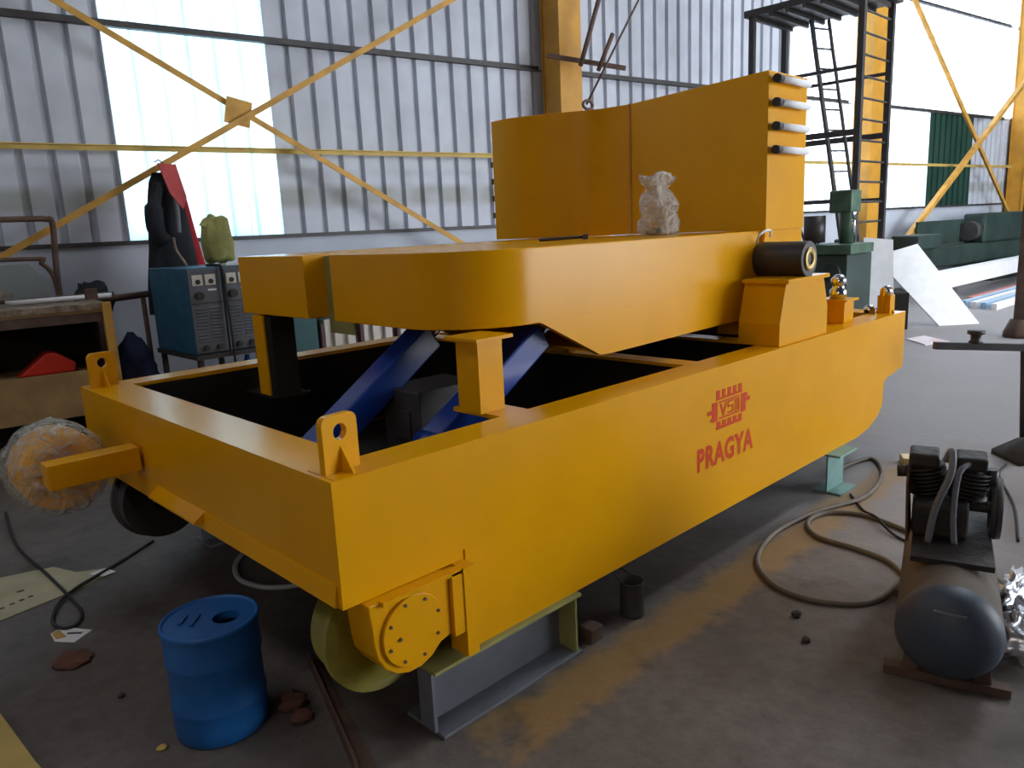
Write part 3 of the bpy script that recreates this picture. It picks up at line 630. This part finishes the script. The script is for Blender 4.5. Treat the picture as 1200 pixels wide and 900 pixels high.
# compressor
CP = thing('air_compressor', (1.99, -1.0, 0), 'old oily air compressor with slate-blue tank end at lower right', 'compressor')
ax = Vector((.8, .235, 0)).normalized(); A0 = Vector((1.60, -1.10, .205)); sd = Vector((-ax.y, ax.x, 0))
R = .163
obj('tank_end', MB().lathe([(0, -.07), (.06, -.064), (.11, -.045), (.145, -.018), (R, .02), (R, .05)], A0, ax, 40), TANK, CP)
obj('tank', MB().lathe([(R - .001, .05), (R - .001, .78), (.145, .83), (.09, .86), (0, .87)], A0, ax, 40), TANKB, CP)
obj('tank_mark', MB().bar(A0 - ax * .046 + Vector((0, 0, .105)) + sd * .05, A0 - ax * .042 + Vector((0, 0, .10)) - sd * .045, .012, .006), BEAMG, CP)
for s in (.06, .68):
    q = A0 + ax * s; q.z = 0
    ft = obj('foot', MB().bar(q + sd * .19 + Vector((0, 0, .018)), q - sd * .19 + Vector((0, 0, .018)), .05, .03), BROWN, CP)
    for k in (-1, 1): obj('leg', MB().bar(q + sd * k * .11 + Vector((0, 0, .03)), q + sd * k * .10 + Vector((0, 0, .10)), .05, .02, up=ax), BROWN, ft)
obj('saddle', MB().box((-.30, -.13, 0), (.30, .13, .02), Matrix.Translation(A0 + ax * .52 + Vector((0, 0, R - .01))) @ Matrix.Rotation(math.atan2(ax.y, ax.x), 4, 'Z')), PUMP, CP)
MC = Matrix.Translation(A0 + ax * .54 + sd * .035 + Vector((0, 0, R + .01))) @ Matrix.Rotation(math.atan2(ax.y, ax.x), 4, 'Z') @ Matrix.Diagonal((1, .85, .95, 1))
def loc(x, y, z): return MC @ Vector((x, y, z))
cr = obj('crankcase', MB().box((-.13, -.10, 0), (.13, .12, .15), MC), PUMP, CP, bevel=.02)
for (yy, tilt) in ((.05, .07), (-.075, -.05)):
    cyl = obj('cylinder_barrel', MB().cyl(loc(0, yy, .14), loc(0, yy + tilt * .5, .27), .05, n=20), PUMP, CP)
    fins = MB()
    for k in range(7):
        f_ = .16 + k * .016; fins.cyl(loc(0, yy + tilt * .5 * (f_ - .14) / .13, f_), loc(0, yy + tilt * .5 * (f_ - .134) / .13, f_ + .006), .072, n=20)
    obj('cooling_fins', fins, PUMP, cyl); obj('cylinder_head', MB().box((-.065, yy + tilt * .5 - .06, .27), (.065, yy + tilt * .5 + .06, .325), MC), PUMP, cyl, bevel=.01)
obj('intake_filter', MB().cyl(loc(-.03, .13, .24), loc(-.03, .19, .235), .022, n=16), PUMP, CP)
obj('head_pipe', MB().tube(spline([loc(-.07, .0, .31), loc(-.10, -.02, .36), loc(-.14, -.02, .28), loc(-.16, .03, .14), loc(-.17, .05, .0)]), .013, 8), BEAMG, CP, label='bright delivery pipe')
obj('head_pipe', MB().tube(spline([loc(-.06, -.09, .30), loc(-.11, -.05, .27), loc(-.14, -.04, .12), loc(-.15, -.05, .0)]), .011, 8), BEAMG, CP)
fl = obj('flywheel', MB().lathe([(.085, -.018), (.115, -.018), (.118, 0), (.115, .018), (.085, .018), (.085, -.018)], loc(.03, -.205, .10), sd, 36), STEEL, CP)
for k in range(5):
    a = 2 * PI * k / 5; obj('spoke', MB().bar(loc(.03, -.205, .10), loc(.03 + .09 * math.cos(a), -.205, .10 + .09 * math.sin(a)), .018, .012), STEEL, fl)
obj('hub', MB().cyl(loc(.03, -.10, .10), loc(.03, -.235, .10), .022, n=16), STEEL, fl)
obj('valve', MB().cyl(loc(.0, -.10, .22), loc(.0, -.19, .235), .016, n=12).cyl(loc(.0, -.18, .20), loc(.0, -.18, .27), .022, n=12), BLACK, CP)
mo = obj('electric_motor', MB().cyl(loc(.22, -.08, .09), loc(.22, .12, .09), .08, n=24), PUMP, CP); obj('pulley', MB().cyl(loc(.22, -.185, .09), loc(.22, -.225, .09), .04, n=20), STEEL, mo); obj('motor_shaft', MB().cyl(loc(.22, -.08, .09), loc(.22, -.19, .09), .012, n=10), STEEL, mo)
mb = MB(); bl = [loc(.03 - .118 * math.sin(a), -.205, .10 + .118 * math.cos(a)) for a in [PI * k / 10 for k in range(11)]] + [loc(.22 + .042 * math.sin(a), -.205, .09 - .042 * math.cos(a)) for a in [PI * k / 8 for k in range(9)]]
obj('drive_belt', mb.tube(bl, .005, 6, closed=True), RUBBER, CP)
obj('rusty_guard', MB().prism([loc(-.14, .13, -.02), loc(-.13, .14, .22), loc(-.04, .14, .26), loc(-.02, .12, .0)], sd * .008), ORANGER, CP, label='rust-brown plate on the pump side')
def crumple(c, rad, seed, m_, nm, lab, cat):
    mb = MB().blob(c, rad, seed, .7, 3.2, 26, 16); zmin = min(v.z for v in mb.v)
    for v in mb.v: v.z = max(0.001, v.z - zmin) if v.z < c[2] * 3 else v.z
    mn = min(v.z for v in mb.v)
    for v in mb.v: v.z -= mn
    return single(nm, mb, m_, lab, cat)
crumple((2.02, -1.235, .05), (.13, .075, .07), 5, FOIL, 'foil_bag', 'crumpled shiny silver plastic beside the compressor tank', 'plastic bag')
crumple((2.40, -1.12, .04), (.16, .05, .05), 9, FOIL, 'foil_bag', 'smaller crumpled silver plastic further behind the compressor tank', 'plastic bag')

# things lying on the arm
mb = MB().lathe([(0, 0), (.09, 0), (.105, .02), (.108, .06), (.104, .11), (.10, .15), (.09, .19), (.078, .22), (.062, .243), (.060, .255), (.07, .275), (.082, .30), (.085, .318), (.06, .325), (.02, .30), (0, .295)], (2.61, .75, 1.527), n=40)
for v in mb.v:
    q = v - Vector((2.61, .75, 1.527)); k = 1 + .35 * noise.noise(q * 14 + Vector((3, 0, 0))) + .18 * noise.noise(q * 36); fl = max(0, q.z - .25) * 12
    v.x = 2.61 + q.x * k * (1.25 + fl * .8) + (.02 if q.z < .22 else 0); v.y = .75 + q.y * k * .85; v.z += (.03 * noise.noise(q * 20) if q.z > .05 else 0)
pb = single('plastic_bag', mb, BAGM, 'clear plastic bag with twisted neck standing on the yellow arm', 'plastic bag'); INV[pb.name] = Matrix.Translation(-pb.location)
nuts = MB()
for i in range(14): a = random.random() * 6.28; r = .06 * random.random() ** .5; nuts.cyl((2.6 + r * math.cos(a), .75 + r * math.sin(a), 1.530 + .012 * (i % 3)), (2.6 + r * math.cos(a), .75 + r * math.sin(a), 1.541 + .012 * (i % 3)), .012, n=6)
o = obj('nuts', nuts, STEEL, pb, label='loose hardware inside the bag'); o['kind'] = 'stuff'
t = thing('chipping_hammer', (2.3, 1.1, 1.527), 'thin dark chipping hammer lying on the yellow arm top', 'hammer')
obj('handle', MB().cyl((1.93, 1.02, 1.533), (2.12, .86, 1.54), .008, n=8), BLACK, t); obj('head', MB().bar((2.09, .84, 1.54), (2.15, .89, 1.54), .028, .026), STEEL, t)

# ------------------------------------------------------------------ left side: rack, cabinets, jackets
RK = thing('work_rack', wp(-.2, 0, 4.6), 'long rack with black recess and plywood shelf at the left edge', 'rack')
M46 = Matrix.Translation((0, 4.6, 0)) @ Matrix.Rotation(WA, 4, 'Z')
def rbox(mb, a, b): return mb.box(a, b, M46)
obj('tabletop', rbox(MB(), (-2.2, 0, 1.13), (.80, .60, 1.17)), WOOD, RK)
mb = MB(); n = 40; top = []
mb2 = MB(); rows = []
for i in range(n + 1):
    x = -2.2 + 3.0 * i / n; y = -.02; dz = .012 * noise.noise(Vector((x * 4, 0, 1))); rows.append((x, dz))
mb2.prism([M46 @ Vector((x, -.02, 1.20 + dz)) for x, dz in rows] + [M46 @ Vector((x, -.02, 1.155 + dz * 1.6)) for x, dz in rows[::-1]], M46.to_3x3() @ Vector((0, .5, 0)))
obj('cloth_cover', mb2, CLOTH, RK)
obj('rack_post', rbox(MB(), (.78, -.045, 0), (.84, .02, 1.20)), YEL2, RK, label='yellow corner post')
obj('rack_post', rbox(MB(), (-2.2, -.02, 0), (-2.14, .04, 1.13)), YEL2, RK)
obj('rack_post', rbox(MB(), (.74, .55, 0), (.80, .60, 1.13)), BROWN, RK)
obj('top_beam', rbox(MB(), (-2.14, .0, 1.06), (.78, .05, 1.13)), BROWN, RK)
obj('shelf_board', rbox(MB(), (-2.14, -.03, .37), (.62, .0, .705)), WOOD, RK, label='dusty plywood front board')
obj('shelf', rbox(MB(), (-2.14, .0, .66), (.74, .56, .69)), WOOD, RK)
obj('back_panel', rbox(MB(), (-2.14, .56, .1), (.74, .59, 1.13)), DARK, RK); obj('side_panel', rbox(MB(), (.735, .02, .1), (.745, .55, 1.13)), DARK, RK)
def on46(x, y, z): return M46 @ Vector((x, y, z))
single('red_canister', MB().prism([on46(.18, .12, .691), on46(.56, .12, .691), on46(.57, .12, .76), on46(.44, .12, .85), on46(.38, .12, .85)], M46.to_3x3() @ Vector((0, .18, 0))), mat('red_plastic', (.6, .03, .015), .5), 'bright red plastic piece on the shelf of the left rack', 'container', bevel=.015)
for i, (x, s) in enumerate(((-.35, .11), (-.10, .12), (-.75, .12))):
    single('machine_part', MB().lathe([(0, 0), (s, 0), (s, .05), (s * .6, .07), (s * .6, .2), (0, .2)], on46(x, .3, .691), n=20), STEEL, ['dark round casting on the left rack shelf, middle one', 'dark round casting on the left rack shelf, nearest the red piece', 'dark round casting on the left rack shelf, leftmost'][i], 'casting')
single('rags', MB().blob(on46(-.02, .2, 1.30), (.20, .10, .075), 2, .6, 3), CLOTH, 'heap of tan rags on the left rack top', 'rags')
single('rags', MB().blob(on46(-.42, .25, 1.31), (.14, .12, .075), 8, .6, 3), CLOTH, 'pale heap of rags at the far left end of the rack top', 'rags')
for k, (y, z, lab, a, b, m_) in enumerate(((.22, 1.217, 'white tube lying in front on the rack top', .22, .90, WHITE), (.28, 1.217, 'white tube lying second on the rack top', .20, .92, WHITE), (.36, 1.222, 'brown bar lying behind the white tubes', .0, .95, BROWN))):
    single('tube', MB().cyl(on46(a, y + .1, z + .012), on46(b, y + .1, z + .012), .016, n=12), m_, lab, 'tube')
single('brown_block', rbox(MB(), (.70, .08, 1.222), (.78, .16, 1.30)), BROWN, 'small rusty block at the right end of the rack top', 'block', bevel=.004)
t = thing('wall_bar', wp(1.3, 0, 5.3), 'dark horizontal pipe stand between the rack and the blue cabinet', 'pipe stand')
obj('pipe', MB().cyl(wp(.86, 1.17, 5.3), wp(1.345, 1.195, 5.3), .03, n=10), BROWN, t)
for q in (.95, 1.30): obj('leg', MB().cyl(wp(q, 0, 5.3), wp(q, 1.17, 5.3), .02, n=10), BROWN, t)
# tubular chair frame behind the rack
t = thing('tubular_frame', wp(.3, 0, 5.6), 'dark tubular steel chair frame with grey back behind the left rack', 'frame')
def w56(u_, z, y0=5.6): return wp(u_, z, y0)
obj('outer_tube', MB().tube(spline([w56(-1.0, 1.87), w56(.5, 1.86), w56(.74, 1.855), w56(.79, 1.80), w56(.76, 1.3), w56(.76, .0)], 5), .024, 8), BROWN, t)
obj('inner_tube', MB().tube(spline([w56(-1.0, 1.545), w56(.55, 1.54), w56(.66, 1.50), w56(.74, 1.36), w56(.745, 1.0)], 5), .018, 8), BROWN, t)
obj('leg', MB().cyl(w56(-1.0, 0), w56(-1.0, 1.87), .024, n=8), BROWN, t)
obj('back_panel', MB().prism([w56(-1.0, 1.0), w56(-1.0, 1.50), w56(.56, 1.50), w56(.70, 1.34), w56(.70, 1.0)], Vector((0, -.02, 0))), mat('grey_sheet', (.22, .24, .24), .7), t)
single('dark_bag', MB().blob(w56(1.0, 1.17, 5.56), (.15, .11, .16), 6, .4), JACK, 'small dark bag leaning on the wall right of the tubular frame', 'bag')
single('tall_crate', wbox(MB(), .90, 1.14, 0, .98, .50, .78), DARK, 'tall dark crate under the small bag, half hidden behind the rack', 'crate')
nv = MB().blob((1.08, 4.95, .40), (.20, .16, .44), 11, .25, 2.2)
for v in nv.v: v.z = max(v.z, 0.0)
single('tarpaulin', nv, NAVY, 'navy blue bundled tarpaulin left of the blue cabinet', 'tarpaulin')
# welding rectifiers
def rectifier(x0, label):
    Y0 = 4.3; w = .272
    t = thing('welding_rectifier', (x0 + w / 2, 4.6, .72), label, 'welding machine')
    obj('cabinet_body', MB().box((x0, Y0 + .015, .72), (x0 + w, 5.13, 1.41)), CABB, t, bevel=.006)
    obj('front_panel', MB().box((x0 + .005, Y0, .73), (x0 + w - .005, Y0 + .015, 1.40)), CABG, t, bevel=.003)
    for k, xx in enumerate((x0 + .03, x0 + .135)):
        o = obj('meter', MB().box((xx, Y0 - .007, 1.27), (xx + .085, Y0, 1.355)), DIAL, t, bevel=.002); obj('meter_hub', MB().cyl((xx + .045, Y0 - .007, 1.30), (xx + .045, Y0 - .013, 1.30), .02, n=16), BLACK, o)
    obj('knob', MB().cyl((x0 + .075, Y0, 1.19), (x0 + .075, Y0 - .03, 1.19), .033, n=20), BLACK, t)
    obj('name_strip', MB().box((x0 + .15, Y0 - .004, 1.225), (x0 + .22, Y0, 1.24)), WHITE, t); obj('divider', MB().box((x0 + .01, Y0 - .007, 1.125), (x0 + w - .01, Y0, 1.133)), STEEL, t)
    for c_ in (0, 1):
        for r_ in range(11):
            obj('louvre', MB().prism([(x0 + .03 + c_ * .115, Y0, 1.095 - r_ * .026), (x0 + .03 + c_ * .115, Y0 - .012, 1.085 - r_ * .026), (x0 + .03 + c_ * .115, Y0, 1.08 - r_ * .026)], (.09, 0, 0)), CABG, t)
    for k in (.08, .19): obj('cable_socket', MB().cyl((x0 + k, Y0, .77), (x0 + k, Y0 - .035, .77), .024, n=14), BLACK, t)
    return t
rectifier(1.363, 'left welding cabinet with plain dark blue side, beneath the hanging jackets'); rectifier(1.640, 'right welding cabinet, partly hidden by the yellow fork arm, folded white sheet on top')
t = thing('cabinet_stand', (1.64, 4.6, 0), 'dark steel stand carrying the two welding cabinets', 'stand')
obj('platform', MB().box((1.35, 4.28, .68), (1.93, 5.14, .718)), STEEL, t)
for x in (1.37, 1.87):
    for y in (4.30, 5.08): obj('leg', MB().box((x, y, 0), (x + .04, y + .04, .68)), STEEL, t)
obj('shelf', MB().box((1.37, 4.30, .36), (1.91, 5.12, .38)), STEEL, t)
single('paper_strip', MB().box((1.70, 4.33, 1.411), (1.90, 4.45, 1.428)), PAPER, 'white folded sheet on the right welding cabinet', 'paper')
curve_thing('welding_lead', [(1.63, 4.55, 1.421), (1.63, 4.38, 1.421), (1.635, 4.275, 1.40), (1.64, 4.265, 1.2), (1.645, 4.25, .9), (1.65, 4.25, .5), (1.67, 4.2, .02), (1.8, 4.1, .012)], .010, RUBBER, 'black welding lead hanging down between the two cabinets', 'cable')
single('blue_bottle', MB().lathe([(0, 0), (.05, 0), (.055, .03), (.055, .2), (.02, .25), (.02, .28), (0, .28)], (1.80, 4.36, .381)), BLUER, 'small blue bottle on the lower shelf of the cabinet stand', 'bottle')
def sackfn(p):
    q = Vector((p.x / .125, p.y / .09, p.z / .19)); L_ = max(abs(q.x), abs(q.y), abs(q.z), 1e-4); e_ = (q.length / L_) ** .62; p = p * e_; k = 1 - .18 * max(0, p.z) / .2
    return Vector((p.x * k, p.y * k, p.z)) + Vector((0, .005 * math.sin(p.x * 60), 0))
mb = MB().blob((1.78, 4.62, 1.64), (.125, .095, .20), 13, .16, 2.0, 30, 20, sackfn)
zm = min(v.z for v in mb.v)
for v in mb.v:
    v.z += 1.411 - zm
    if v.z > 1.76: v.x -= (v.z - 1.76) * .2
sk = single('woven_sack', mb, SACK, 'lime green woven sack standing on top of the two welding cabinets', 'sack')
INV[sk.name] = Matrix.Translation(-sk.location)
obj('sack_ear', MB().prism([(1.70, 4.56, 1.72), (1.625, 4.56, 1.745), (1.66, 4.56, 1.79), (1.73, 4.56, 1.80), (1.76, 4.56, 1.72)], (0, .03, 0)), SACK, sk)
# jackets hanging from the brace
def hang(name, cu, ztop, zbot, w0, w1, d, m_, lab, seed, lean=0.0, y0=5.80):
    mb = MB(); n = 22; nz_ = 16; rows = []
    for j in range(nz_ + 1):
        f_ = j / nz_; z = ztop + (zbot - ztop) * f_; w = w0 + (w1 - w0) * (f_ ** .6)
        for i in range(n):
            a = 2 * PI * i / n; k = 1 + .28 * noise.noise(Vector((math.cos(a) * 1.6, math.sin(a) * 1.6 + seed, z * 1.3)))
            mb.v.append(wp(cu + lean * f_ + w * math.cos(a) * k, z, y0 - .02) + Vector((0, -d * (.35 + f_ * .65) * (math.sin(a) * k), 0)))
    for j in range(nz_):
        for i in range(n): l = (i + 1) % n; mb.f.append((j * n + i, j * n + l, (j + 1) * n + l, (j + 1) * n + i)); mb.sm.append(True)
    mb.f.append(tuple(range(n))); mb.sm.append(False); mb.f.append(tuple(nz_ * n + i for i in range(n))[::-1]); mb.sm.append(False)
    return single(name, mb, m_, lab, 'clothing')
jk = hang('work_jacket', 1.65, 2.22, 1.0, .07, .24, .08, JACK, 'dark work jacket hanging from the yellow brace', 1, -.01, 5.50)
INV[jk.name] = Matrix.Translation(-jk.location)
obj('sleeve', MB().tube(spline([wp(1.60, 2.12, 5.43), wp(1.52, 1.92, 5.40), wp(1.51, 1.72, 5.38), wp(1.56, 1.62, 5.37)]), [.05] * 6 + [.075] * 6 + [.07] * 7, 12), JACK, jk)
obj('reflective_strip', MB().tube(spline([wp(1.70, 2.06, 5.38), wp(1.69, 1.85, 5.36), wp(1.68, 1.70, 5.36)]), .022, 8), BEAMG, jk)
obj('drawcord', MB().tube(spline([wp(1.62, 1.66, 5.33), wp(1.63, 1.55, 5.33), wp(1.70, 1.40, 5.33), wp(1.72, 1.2, 5.34)]), .013, 8), CLOTH, jk)
rj = hang('red_garment', 1.75, 2.30, 1.0, .05, .17, .06, REDC, 'long red garment hanging right of the dark work jacket', 4, .08, 5.60)
INV[rj.name] = Matrix.Translation(-rj.location)
obj('collar_flap', MB().prism([wp(1.585, 2.29, 5.38), wp(1.73, 2.28, 5.38), wp(1.78, 2.0, 5.36), wp(1.74, 1.90, 5.36), wp(1.65, 2.03, 5.36)], Vector((0, -.02, 0))), PINKC, rj, label='faded light red collar')
hook = MB().tube([wp(1.68, 2.20, 5.50), wp(1.68, 2.30, 5.50), wp(1.68, 2.34, 5.60), wp(1.68, 2.33, 5.70)], .006, 6)
obj('hanger_hook', hook, STEEL, jk)

# electrode shelf behind the trolley
t = thing('storage_shelf', wp(3.0, 0, 4.8), 'low steel shelf of packets seen under the yellow arm', 'shelf')
M48 = Matrix.Translation((0, 4.8, 0)) @ Matrix.Rotation(WA, 4, 'Z')
obj('board', MB().box((2.2, -.02, .50), (4.2, .40, .545), M48), WHITE, t); obj('back_panel', MB().box((2.2, .40, 0), (4.2, .42, 1.3), M48), DARK, t); obj('board', MB().box((2.2, 0, 1.0), (4.2, .40, 1.03), M48), STEEL, t)
for x in (2.2, 4.16): obj('post', MB().box((x, 0, 0), (x + .04, .04, 1.3), M48), STEEL, t)
single('teal_case', MB().box((2.26, .04, .546), (2.58, .34, .93), M48), TEALP, 'teal case at the left end of the low shelf', 'case')
x = 2.62; packs = []
PM = MB().box((0, 0, 0), (.038, .25, .30)).mesh('packet', mat('cream_packet', (.55, .52, .47), .7)); PD = MB().box((0, 0, 0), (.03, .24, .27)).mesh('packet', mat('maroon_packet', (.10, .05, .06), .7))
i = 0
while x < 3.95:
    dk = i % 9 in (0, 8); me = PD if dk else PM
    o = bpy.data.objects.new('packet', me); COL.objects.link(o); o.location = M48 @ Vector((x, .05 + .02 * (i % 3), .546)); o.rotation_euler = (0, 0, WA)
    tag(o, 'maroon packet among the cream ones on the low shelf' if dk else 'cream packet upright in the row on the low shelf', 'packet', 'maroon packets on the low shelf' if dk else 'cream packets on the low shelf')
    x += .044; i += 1

# ------------------------------------------------------------------ right background
LT = thing('ladder_tower', (9.15, 2.8, 0), 'dark steel scaffold tower with ladder rungs and deck behind the trolley', 'scaffold')
PX = {'a': (8.7, 2.1), 'b': (9.6, 2.1), 'c': (9.6, 3.5), 'd': (8.7, 3.5)}
for k, (x, y) in PX.items(): obj('post', MB().box((x - .035, y - .035, 0), (x + .035, y + .035, 4.12)), STEEL, LT)
obj('deck', MB().box((8.62, 2.0, 4.12), (9.68, 3.58, 4.20)), STEEL, LT)
for i in range(7): obj('deck_bar', MB().box((8.62, 2.1 + i * .22, 4.07), (9.68, 2.14 + i * .22, 4.12)), STEEL, LT)
for i in range(16): obj('rung', MB().cyl((8.72, 2.1, .25 + i * .245), (9.58, 2.1, .25 + i * .245), .014, n=8), STEEL, LT)
for z, r in ((2.55, .035), (3.3, .02), (1.75, .02), (.9, .02)):
    obj('cross_bar', MB().bar((8.7, 2.12, z), (8.7, 3.48, z), r * 1.6, r * 2), STEEL, LT); obj('cross_bar', MB().bar((9.6, 2.12, z), (9.6, 3.48, z), r * 1.6, r * 2), STEEL, LT)
lp0, lp1 = Vector((9.3, 3.0, 4.1)), Vector((8.85, 2.3, 1.2))
obj('inclined_rail', MB().bar(lp0, lp1, .035, .05), STEEL, LT); obj('inclined_rail', MB().bar(lp0 + Vector((.30, -.10, 0)), lp1 + Vector((.30, -.10, 0)), .025, .04), STEEL, LT)
for i in range(11):
    q = lp0.lerp(lp1, (i + .5) / 11); obj('inclined_rung', MB().cyl(q, q + Vector((.30, -.10, 0)), .013, n=6), STEEL, LT)
# steel rods hooked over a bracket on the column
t = thing('column_bracket', (6.6, 4.6, 3.5), 'dark bar clamped across the nearest yellow column', 'bracket')
obj('bar', MB().bar((6.33, 4.95, 3.66), (7.03, 4.29, 3.47), .05, .05), BROWN, t)
rods = [((6.80, 4.50, 4.27), (6.52, 4.58, 3.50), .03, 'thick dark bar leaning across the nearest yellow column'), ((7.15, 4.17, 4.24), (6.47, 4.46, 3.03), .014, 'long thin rod slanting right of the nearest column'), ((6.84, 4.33, 3.85), (6.66, 4.42, 3.43), .028, 'short dark stick tied beside the long thin rod')]
for a, b, r, lab in rods: single('steel_rod', MB().cyl(a, b, r, n=8), BROWN, lab, 'rod')
single('wire_coil', MB().tube([(6.47 + .09 * math.cos(a), 4.44, 3.02 + .05 * math.sin(a)) for a in [2 * PI * k / 16 for k in range(16)]], .018, 8, closed=True), BROWN, 'dark coil hooked at the lower end of the thin rod', 'coil')

# drilling machine
DR = thing('drilling_machine', (7.3, 1.7, 0), 'green drilling machine standing behind the trolley end', 'machine')
obj('base', MB().box((6.95, 1.35, 0), (7.75, 2.1, .55)), DGREEN, DR, bevel=.03)
obj('bed', MB().box((6.95, 1.45, .55), (7.6, 2.0, 1.18)), DGREEN, DR, bevel=.02); obj('table', MB().box((6.9, 1.40, 1.18), (7.5, 1.95, 1.28)), GREEN, DR, bevel=.01)
obj('column', MB().cyl((7.22, 1.58, 1.28), (7.22, 1.58, 1.70), .07, n=20), GREEN, DR)
obj('head', MB().box((7.12, 1.50, 1.60), (7.38, 1.74, 1.83)), GREEN, DR, bevel=.02)
obj('spindle', MB().cyl((7.22, 1.52, 1.36), (7.22, 1.52, 1.6), .03, n=14), CHROME, DR)
obj('motor', MB().cyl((7.05, 1.85, 1.30), (7.05, 1.85, 1.58), .11, n=20), BLACK, DR)
for i in range(5): obj('lever', MB().cyl((6.95 + i * .08, 1.9, 1.28), (6.93 + i * .08, 1.95 - .03 * i, 1.46 + .03 * (i % 2)), .012, n=6), BLACK, DR)
obj('handwheel', MB().tube([(6.90, 1.60 + .09 * math.cos(a), 1.0 + .09 * math.sin(a)) for a in [2 * PI * k / 18 for k in range(18)]], .012, 6, closed=True), BLACK, DR)

# dark lathe along the far wall
LA = thing('lathe', (15.2, 3.0, 0), 'long dark green lathe standing along the far right wall', 'machine')
M50 = Matrix.Translation((0, 5.55, 0)) @ Matrix.Rotation(WA, 4, 'Z')
obj('bed', MB().box((12.2, -.25, .45), (20, .12, .85), M50), DGREEN, LA, bevel=.03)
obj('pedestal', MB().box((12.2, -.3, 0), (13.6, .14, .45), M50), DGREEN, LA, bevel=.03); obj('pedestal', MB().box((18.2, -.3, 0), (20, .14, .45), M50), DGREEN, LA, bevel=.03)
obj('headstock', MB().box((17.6, -.3, .85), (20, .14, 1.45), M50), DGREEN, LA, bevel=.05); obj('carriage', MB().box((14.6, -.4, .85), (15.5, .13, 1.12), M50), DGREEN, LA, bevel=.03)
obj('tailstock', MB().box((12.6, -.15, .85), (13.1, .12, 1.15), M50), DGREEN, LA, bevel=.04); obj('chip_guard', MB().box((15.52, .08, .86), (17.55, .12, 1.35), M50), DGREEN, LA); obj('chuck', MB().cyl(M50 @ Vector((17.35, -.08, 1.1)), M50 @ Vector((17.6, -.08, 1.1)), .2, n=24), STEEL, LA)
# sheets and long stock on the far floor
MK = Matrix.Translation((10.73, 1.405, 0)) @ Matrix.Rotation(math.atan2(1.12, -.92), 4, 'Z')
single('dark_crate', MB().box((.80, -.62, 0), (1.45, .30, .50), MK), DARK, 'black steel crate under the leaning white sheets', 'crate', bevel=.01)
def plate(name, c4, t_, m_, lab, cat):
    c4 = [Vector(p) for p in c4]; nn = (c4[1] - c4[0]).cross(c4[3] - c4[0]).normalized() * t_
    return single(name, MB().prism(c4, nn), m_, lab, cat)
plate('metal_sheet', [(10.02, 2.33, .985), (10.48, 1.93, 1.13), (10.94, 1.21, .0), (10.52, 1.60, .0)], .03, WHITE, 'large white metal sheet leaning on the black crate', 'sheet metal')
plate('metal_sheet', [(8.42, 1.86, 1.30), (8.62, 1.60, 1.26), (8.60, 1.52, 0), (8.40, 1.80, 0)], .02, WHITE, 'smaller white metal sheet standing upright behind the large tilted one', 'sheet metal')
def longbar(name, a, b, w, h, m_, lab, cat, grp=None): return single(name, MB().bar(a, b, w, h), m_, lab, cat, grp)
for i, (x, y) in enumerate(((13.5, 2.5), (18.6, 2.3))): single('trestle', MB().box((x - .08, y - .25, 0), (x + .08, y + .15, .24)), STEEL, ['dark trestle under the near end of the white girder', 'dark trestle under the far end of the white girder'][i], 'trestle')
longbar('white_girder', (13.1, 2.50, .385), (19.0, 2.25, .385), .26, .28, WHITE, 'long white girder lying across the far floor', 'girder')
for i in range(4):
    longbar('steel_tube', (12.6 + .1 * i, 1.45 + i * .17, .05), (19.5, 1.15 + i * .17, .05), .08, .1, PALEB if i % 2 else WHITE, ['white tube nearest the camera in the far stack', 'pale blue tube second in the far stack', 'white tube third in the far stack', 'pale blue tube at the back of the far stack'][i], 'tube')
longbar('salmon_strip', (14.2, 2.16, .016), (19.5, 1.85, .016), .2, .03, PINK, 'salmon pink strip on the floor behind the pale tubes', 'strip')
single('paper_sheets', MB().prism([(8.75, 1.22, 0), (9.1, 1.55, 0), (9.45, 1.45, 0), (9.1, 1.05, 0)], (0, 0, .015)), mat('pink_white_sheets', (.7, .5, .52), .7, col2=(.75, .72, .75), scale=3), 'pinkish white sheets flat on the floor beyond the trolley end', 'paper')
t = thing('brown_post', (9.90, .52, 0), 'dark reddish brown post at the right edge', 'post')
obj('shaft', MB().box((9.84, .44, .02), (9.98, .58, 2.9)), BROWN, t); obj('foot', MB().lathe([(0, 0), (.19, 0), (.19, .05), (.12, .22), (0, .22)], (9.91, .51, 0), n=8), BROWN, t)
# roller stand at right
t = thing('roller_stand', (4.52, -.66, 0), 'dark T-shaped roller stand on splayed foot at the right edge', 'stand')
obj('foot', MB().lathe([(0, 0), (.20, 0), (.20, .03), (.06, .13), (0, .13)], (4.58, -.70, 0), n=4), STEEL, t)
obj('post', MB().cyl((4.63, -.66, .08), (4.63, -.62, .70), .018, n=14), STEEL, t)
ba = obj('cross_bar', MB().bar((4.235, -.218, .745), (5.0, -1.0, .675), .04, .045), STEEL, t)
obj('roller', MB().lathe([(0, 0), (.045, 0), (.03, .02), (.03, .05), (.05, .06), (.05, .08), (0, .08)], (4.42, -.40, .75), n=18), BLACK, t)

for o in bpy.data.objects:
    if o.type == 'MESH' and o.get('kind') is None and o.parent is None and o.get('label') is None: print('NO LABEL', o.name)
